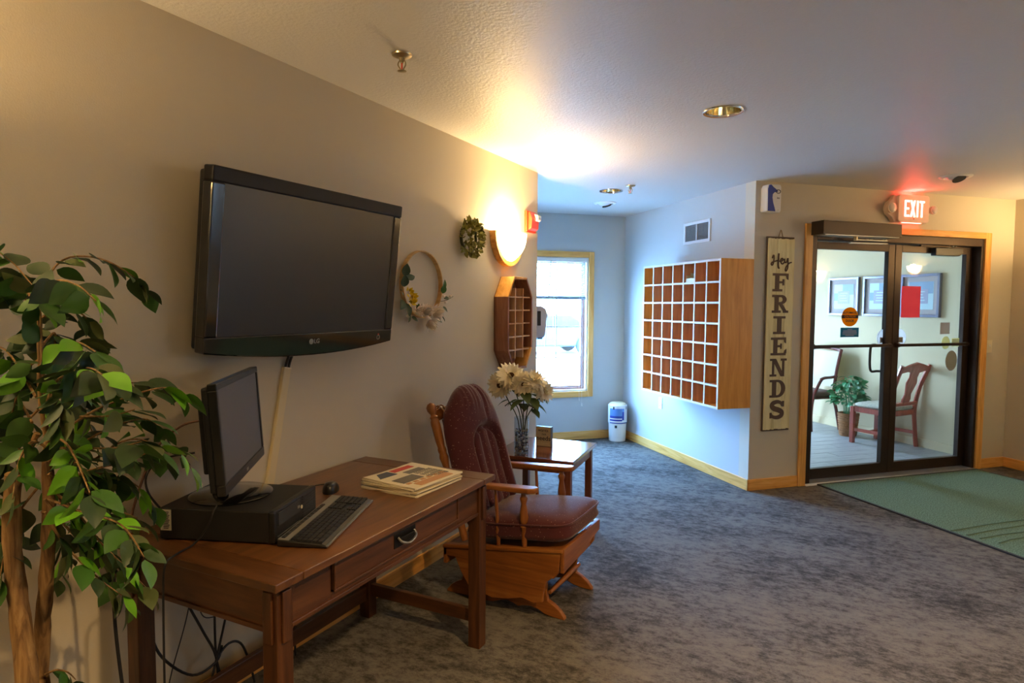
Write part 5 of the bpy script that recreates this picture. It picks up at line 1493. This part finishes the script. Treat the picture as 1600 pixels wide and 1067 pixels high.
# ================================================================== ficus
fi = thing('ficus_tree', 'artificial ficus tree with green leaves standing left of the desk', 'plant', (.36, .80, 0))
FO = Vector((.36, .80, 0))
part('pot', G().lathe([(.001, 0), (.12, 0), (.13, .01), (.165, .27), (.172, .29), (.160, .295), (.150, .265), (.001, .262)], 28, cap=False), M_POT, fi, True)
g = G()
for k in range(60):
    a = random.uniform(0, 2 * PI); r = .14 * math.sqrt(random.random()); g.ball((r * math.cos(a), r * math.sin(a), .268), (.022, .022, .012), 6, 4)
part('moss', g, M_SOIL, fi, True, kind='stuff')
def trunk(pts, r0_, r1_):
    P_ = spline([Vector(p) - FO for p in pts], 6); n = len(P_)
    P_ = [p + Vector((.003 * noise.noise(p * 14), .003 * noise.noise(p * 14 + Vector((5, 0, 0))), 0)) for p in P_]
    g = G(); g.tube(P_, [r0_ + (r1_ - r0_) * i / (n - 1) + .003 * noise.noise(P_[i] * 22) for i in range(n)], 10)
    return part('trunk', g, BARK, fi, True)
trunk([(.35, .77, .26), (.335, .76, .557), (.318, .76, .691), (.295, .76, .875), (.297, .76, .985), (.314, .76, 1.064)], .026, .017)
trunk([(.30, .83, .26), (.268, .82, .506), (.288, .82, .656), (.323, .82, .86), (.339, .82, 1.022), (.34, .82, 1.132)], .023, .011)
trunk([(.34, .82, 1.12), (.345, .81, 1.20), (.36, .80, 1.30), (.372, .80, 1.42)], .008, .005)
trunk([(.297, .76, 1.03), (.33, .775, 1.10), (.36, .79, 1.16)], .009, .006)
BR = [
[(0.381, 0.8, 1.217), (0.393, 0.79, 1.339), (0.407, 0.78, 1.472), (0.35, 0.77, 1.545), (0.29, 0.76, 1.583)],
[(0.382, 0.8, 1.472), (0.316, 0.854, 1.543), (0.299, 0.907, 1.583), (0.342, 0.961, 1.58), (0.374, 1.015, 1.541), (0.35, 1.068, 1.5)],
[(0.366, 0.8, 1.397), (0.427, 0.771, 1.472), (0.554, 0.741, 1.513), (0.693, 0.712, 1.504), (0.81, 0.682, 1.472)],
[(0.362, 0.8, 1.427), (0.383, 0.839, 1.457), (0.403, 0.877, 1.439), (0.384, 0.916, 1.393)],
[(0.373, 0.8, 1.337), (0.25, 0.84, 1.423), (0.16, 0.854, 1.505), (0.13, 0.791, 1.535)],
[(0.374, 0.8, 1.277), (0.501, 0.775, 1.352), (0.612, 0.751, 1.385), (0.725, 0.726, 1.371)],
[(0.375, 0.8, 1.216), (0.489, 0.766, 1.288), (0.631, 0.733, 1.327), (0.751, 0.699, 1.343), (0.853, 0.665, 1.339)],
[(0.375, 0.8, 1.124), (0.366, 0.86, 1.207), (0.395, 0.921, 1.249), (0.416, 0.981, 1.263), (0.401, 1.042, 1.252)],
[(0.381, 0.8, 1.14), (0.46, 0.85, 1.205), (0.50, 0.90, 1.235), (0.53, 0.96, 1.255), (0.54, 1.00, 1.255), (0.545, 1.045, 1.232)],
[(0.384, 0.8, 1.095), (0.416, 0.861, 1.132), (0.443, 0.922, 1.164), (0.476, 0.983, 1.173), (0.454, 1.044, 1.119)],
[(0.385, 0.8, 1.034), (0.464, 0.848, 1.071), (0.511, 0.895, 1.086), (0.562, 0.943, 1.11), (0.578, 0.99, 1.109), (0.57, 1.038, 1.041)],
[(0.385, 0.8, 1.034), (0.41, 0.862, 1.053), (0.434, 0.923, 1.034), (0.425, 0.985, 0.992), (0.393, 1.046, 0.919)],
[(0.382, 0.8, 1.064), (0.395, 0.854, 1.021), (0.43, 0.908, 0.964), (0.458, 0.962, 0.92)],
[(0.38, 0.8, 1.033), (0.39, 0.854, 0.957), (0.396, 0.908, 0.86), (0.409, 0.963, 0.776), (0.415, 1.017, 0.695)],
[(0.361, 0.8, 0.999), (0.343, 0.862, 0.898), (0.336, 0.925, 0.826), (0.322, 0.987, 0.722), (0.256, 1.05, 0.6)],
[(0.347, 0.8, 0.966), (0.278, 0.866, 0.886), (0.172, 0.931, 0.775), (0.12, 0.931, 0.702)],
[(0.309, 0.8, 1.086), (0.232, 0.795, 1.109), (0.175, 0.791, 1.039), (0.145, 0.786, 0.938)],
[(0.316, 0.8, 1.18), (0.20, 0.83, 1.216), (0.14, 0.83, 1.239), (0.12, 0.779, 1.198)],
[(0.338, 0.8, 1.244), (0.196, 0.819, 1.328), (0.12, 0.82, 1.354), (0.12, 0.771, 1.328)],
[(0.373, 0.8, 1.185), (0.382, 0.853, 1.24), (0.335, 0.906, 1.197), (0.29, 0.959, 1.1)],
[(0.38, 0.8, 1.125), (0.392, 0.763, 1.149), (0.415, 0.726, 1.115), (0.464, 0.689, 1.045)],
[(0.377, 0.8, 1.155), (0.526, 0.763, 1.163), (0.646, 0.725, 1.143), (0.758, 0.688, 1.102)],
[(0.368, 0.8, 1.276), (0.506, 0.778, 1.302), (0.547, 0.755, 1.265), (0.564, 0.733, 1.214)],
[(0.375, 0.8, 1.367), (0.24, 0.86, 1.39), (0.15, 0.87, 1.37), (0.12, 0.866, 1.27)],
[(0.375, 0.8, 1.367), (0.326, 0.851, 1.394), (0.22, 0.902, 1.34), (0.12, 0.93, 1.259)],
[(0.378, 0.8, 1.094), (0.442, 0.86, 1.089), (0.471, 0.92, 1.127), (0.479, 0.98, 1.117), (0.469, 1.04, 1.053)],
[(0.285, 0.8, 0.956), (0.183, 0.809, 0.871), (0.12, 0.818, 0.8), (0.12, 0.785, 0.8)],
[(0.38, 0.8, 1.125), (0.371, 0.854, 1.082), (0.378, 0.908, 1.005), (0.334, 0.962, 0.917)],
[(0.382, 0.8, 1.064), (0.335, 0.854, 0.964), (0.341, 0.908, 0.883), (0.355, 0.962, 0.799)],
[(0.386, 0.8, 1.202), (0.461, 0.825, 1.204), (0.544, 0.85, 1.208), (0.602, 0.875, 1.224)],
[(0.386, 0.8, 1.126), (0.526, 0.802, 1.141), (0.645, 0.804, 1.154), (0.734, 0.806, 1.177)],
[(0.378, 0.8, 1.002), (0.561, 0.779, 1.006), (0.739, 0.757, 1.014), (0.846, 0.736, 0.975)],
[(0.347, 0.8, 1.214), (0.261, 0.812, 1.173), (0.171, 0.823, 1.13), (0.145, 0.806, 1.098)],
[(0.371, 0.8, 1.307), (0.388, 0.821, 1.214), (0.396, 0.843, 1.134)],
[(0.334, 0.8, 1.026), (0.29, 0.778, 0.963), (0.274, 0.756, 0.889), (0.29, 0.734, 0.822)],
[(0.394, 0.8, 1.248), (0.6, 0.767, 1.295), (0.772, 0.735, 1.309)],
[(0.364, 0.8, 1.457), (0.122, 0.873, 1.522), (0.13, 0.842, 1.538), (0.145, 0.807, 1.52)],
[(0.358, 0.8, 0.968), (0.36, 0.839, 0.877), (0.421, 0.877, 0.794), (0.459, 0.916, 0.738)],
[(0.367, 0.8, 1.337), (0.303, 0.797, 1.303), (0.244, 0.794, 1.206), (0.213, 0.79, 1.108)],
[(0.300, 0.815, 0.542), (0.321, 0.83, 0.551), (0.327, 0.852, 0.536), (0.312, 0.878, 0.498)],
]
rf = random.Random(21)
fl = [leaf_mesh(.071, .046, m_, .16, fold=.16) for m_ in (M_LF[0], M_LF[0], M_LF[3], M_LF[1], M_LF[2])]
LV = []
for bi, pts in enumerate(BR):
    P_ = spline([Vector(p) - FO for p in pts], 6); n = len(P_)
    g = G(); g.tube(P_, [.0034 - .0022 * i / (n - 1) for i in range(n)], 5)
    br = part('branch', g, BARK, fi, True)
    ln = sum((P_[i + 1] - P_[i]).length for i in range(n - 1))
    cnt = max(5, int(ln / .0235)) if bi != len(BR) - 1 else 3
    for k in range(cnt + 1):
        t = .18 + .82 * k / cnt
        i = min(n - 2, int(t * (n - 1))); p_ = P_[i].lerp(P_[i + 1], t * (n - 1) - i)
        tan = (P_[i + 1] - P_[i]).normalized()
        side = tan.cross(Vector((0, 0, 1))); side = side.normalized() if side.length > .05 else Vector((1, 0, 0))
        sgn = 1 if k % 2 else -1
        d_ = tan * rf.uniform(.3, .9) + side * sgn * rf.uniform(.3, .9) + Vector((rf.uniform(-.2, .3), rf.uniform(-.3, .2), -rf.uniform(-.05, .85)))
        if k == cnt: d_ = tan + Vector((0, 0, -.4))
        if d_.x + p_.x + FO.x < -.5: d_.x *= -.3
        u_ = rf.random()
        ki = 4 if u_ > .87 else 3 if u_ > .64 else 2 if u_ > .52 else 0
        LV.append((fl[ki], br, p_ + d_.normalized() * .006, d_, rf.uniform(-.7, .7), rf.uniform(.7, 1.15)))

# the 300 nearest leaves are parts of their own, the rest one mass
LV.sort(key=lambda q: (q[2] + FO - mw.translation).length)
for me_, br, p_, d_, sp, s_ in LV[:298]: stick(me_, br, 'leaf', p_, d_, sp, s_)
g = G(); slots = [me_.materials[0] for me_ in fl]
for me_, br, p_, d_, sp, s_ in LV[298:]:
    g.cur = fl.index(me_)
    q = Vector((0, 1, 0)).rotation_difference(d_.normalized()).to_matrix().to_4x4()
    g.add([v.co for v in me_.vertices], [tuple(f.vertices) for f in me_.polygons], T(p_) @ q @ RY(sp) @ Matrix.Diagonal((s_, s_, s_, 1)))
part('inner_leaves', g, slots, fi, True, kind='stuff', angle=60)

# ================================================================== parked car outside the niche window
car = thing('parked_car', 'pale blue car parked outside beyond the niche window', 'car', N(9.2, 20.0, -.27), R45)
body = [(-2.15, .28), (-2.2, .62), (-2.05, .86), (-1.25, .95), (-.65, 1.40), (.85, 1.42), (1.6, .98), (2.1, .92), (2.2, .6), (2.15, .28)]
part('body', G().prism(body, 'y', -.85, .85), M_CAR, car, bevel=.06)
part('side_window', G().prism([(-1.05, .95), (-.6, 1.33), (.1, 1.35), (.1, .95)], 'y', -.87, -.84).prism([(.18, .95), (.18, 1.35), (.8, 1.35), (1.35, .97)], 'y', -.87, -.84), M_CARG, car)
for x in (-1.35, 1.35):
    wh = part('wheel', G().lathe([(.20, -.11), (.32, -.10), (.33, 0), (.32, .10), (.20, .11)], 24, T((x, -.80, .33)) @ RX(PI / 2)), M_TIRE, car, True)
    part('hub_cap', G().lathe([(.19, 0), (.12, .03), (.02, .035)], 16, T((x, -.90, .33)) @ RX(PI / 2)), M_STEEL, wh, True)
    part('wheel', G().lathe([(.20, -.11), (.32, -.10), (.33, 0), (.32, .10), (.20, .11)], 24, T((x, .80, .33)) @ RX(PI / 2)), M_TIRE, car, True)
part('bumper', G().box(-2.24, -.8, .3, -2.1, .8, .5), M_DKGREY, car, bevel=.03)
part('bumper', G().box(2.1, -.8, .3, 2.24, .8, .5), M_DKGREY, car, bevel=.03)
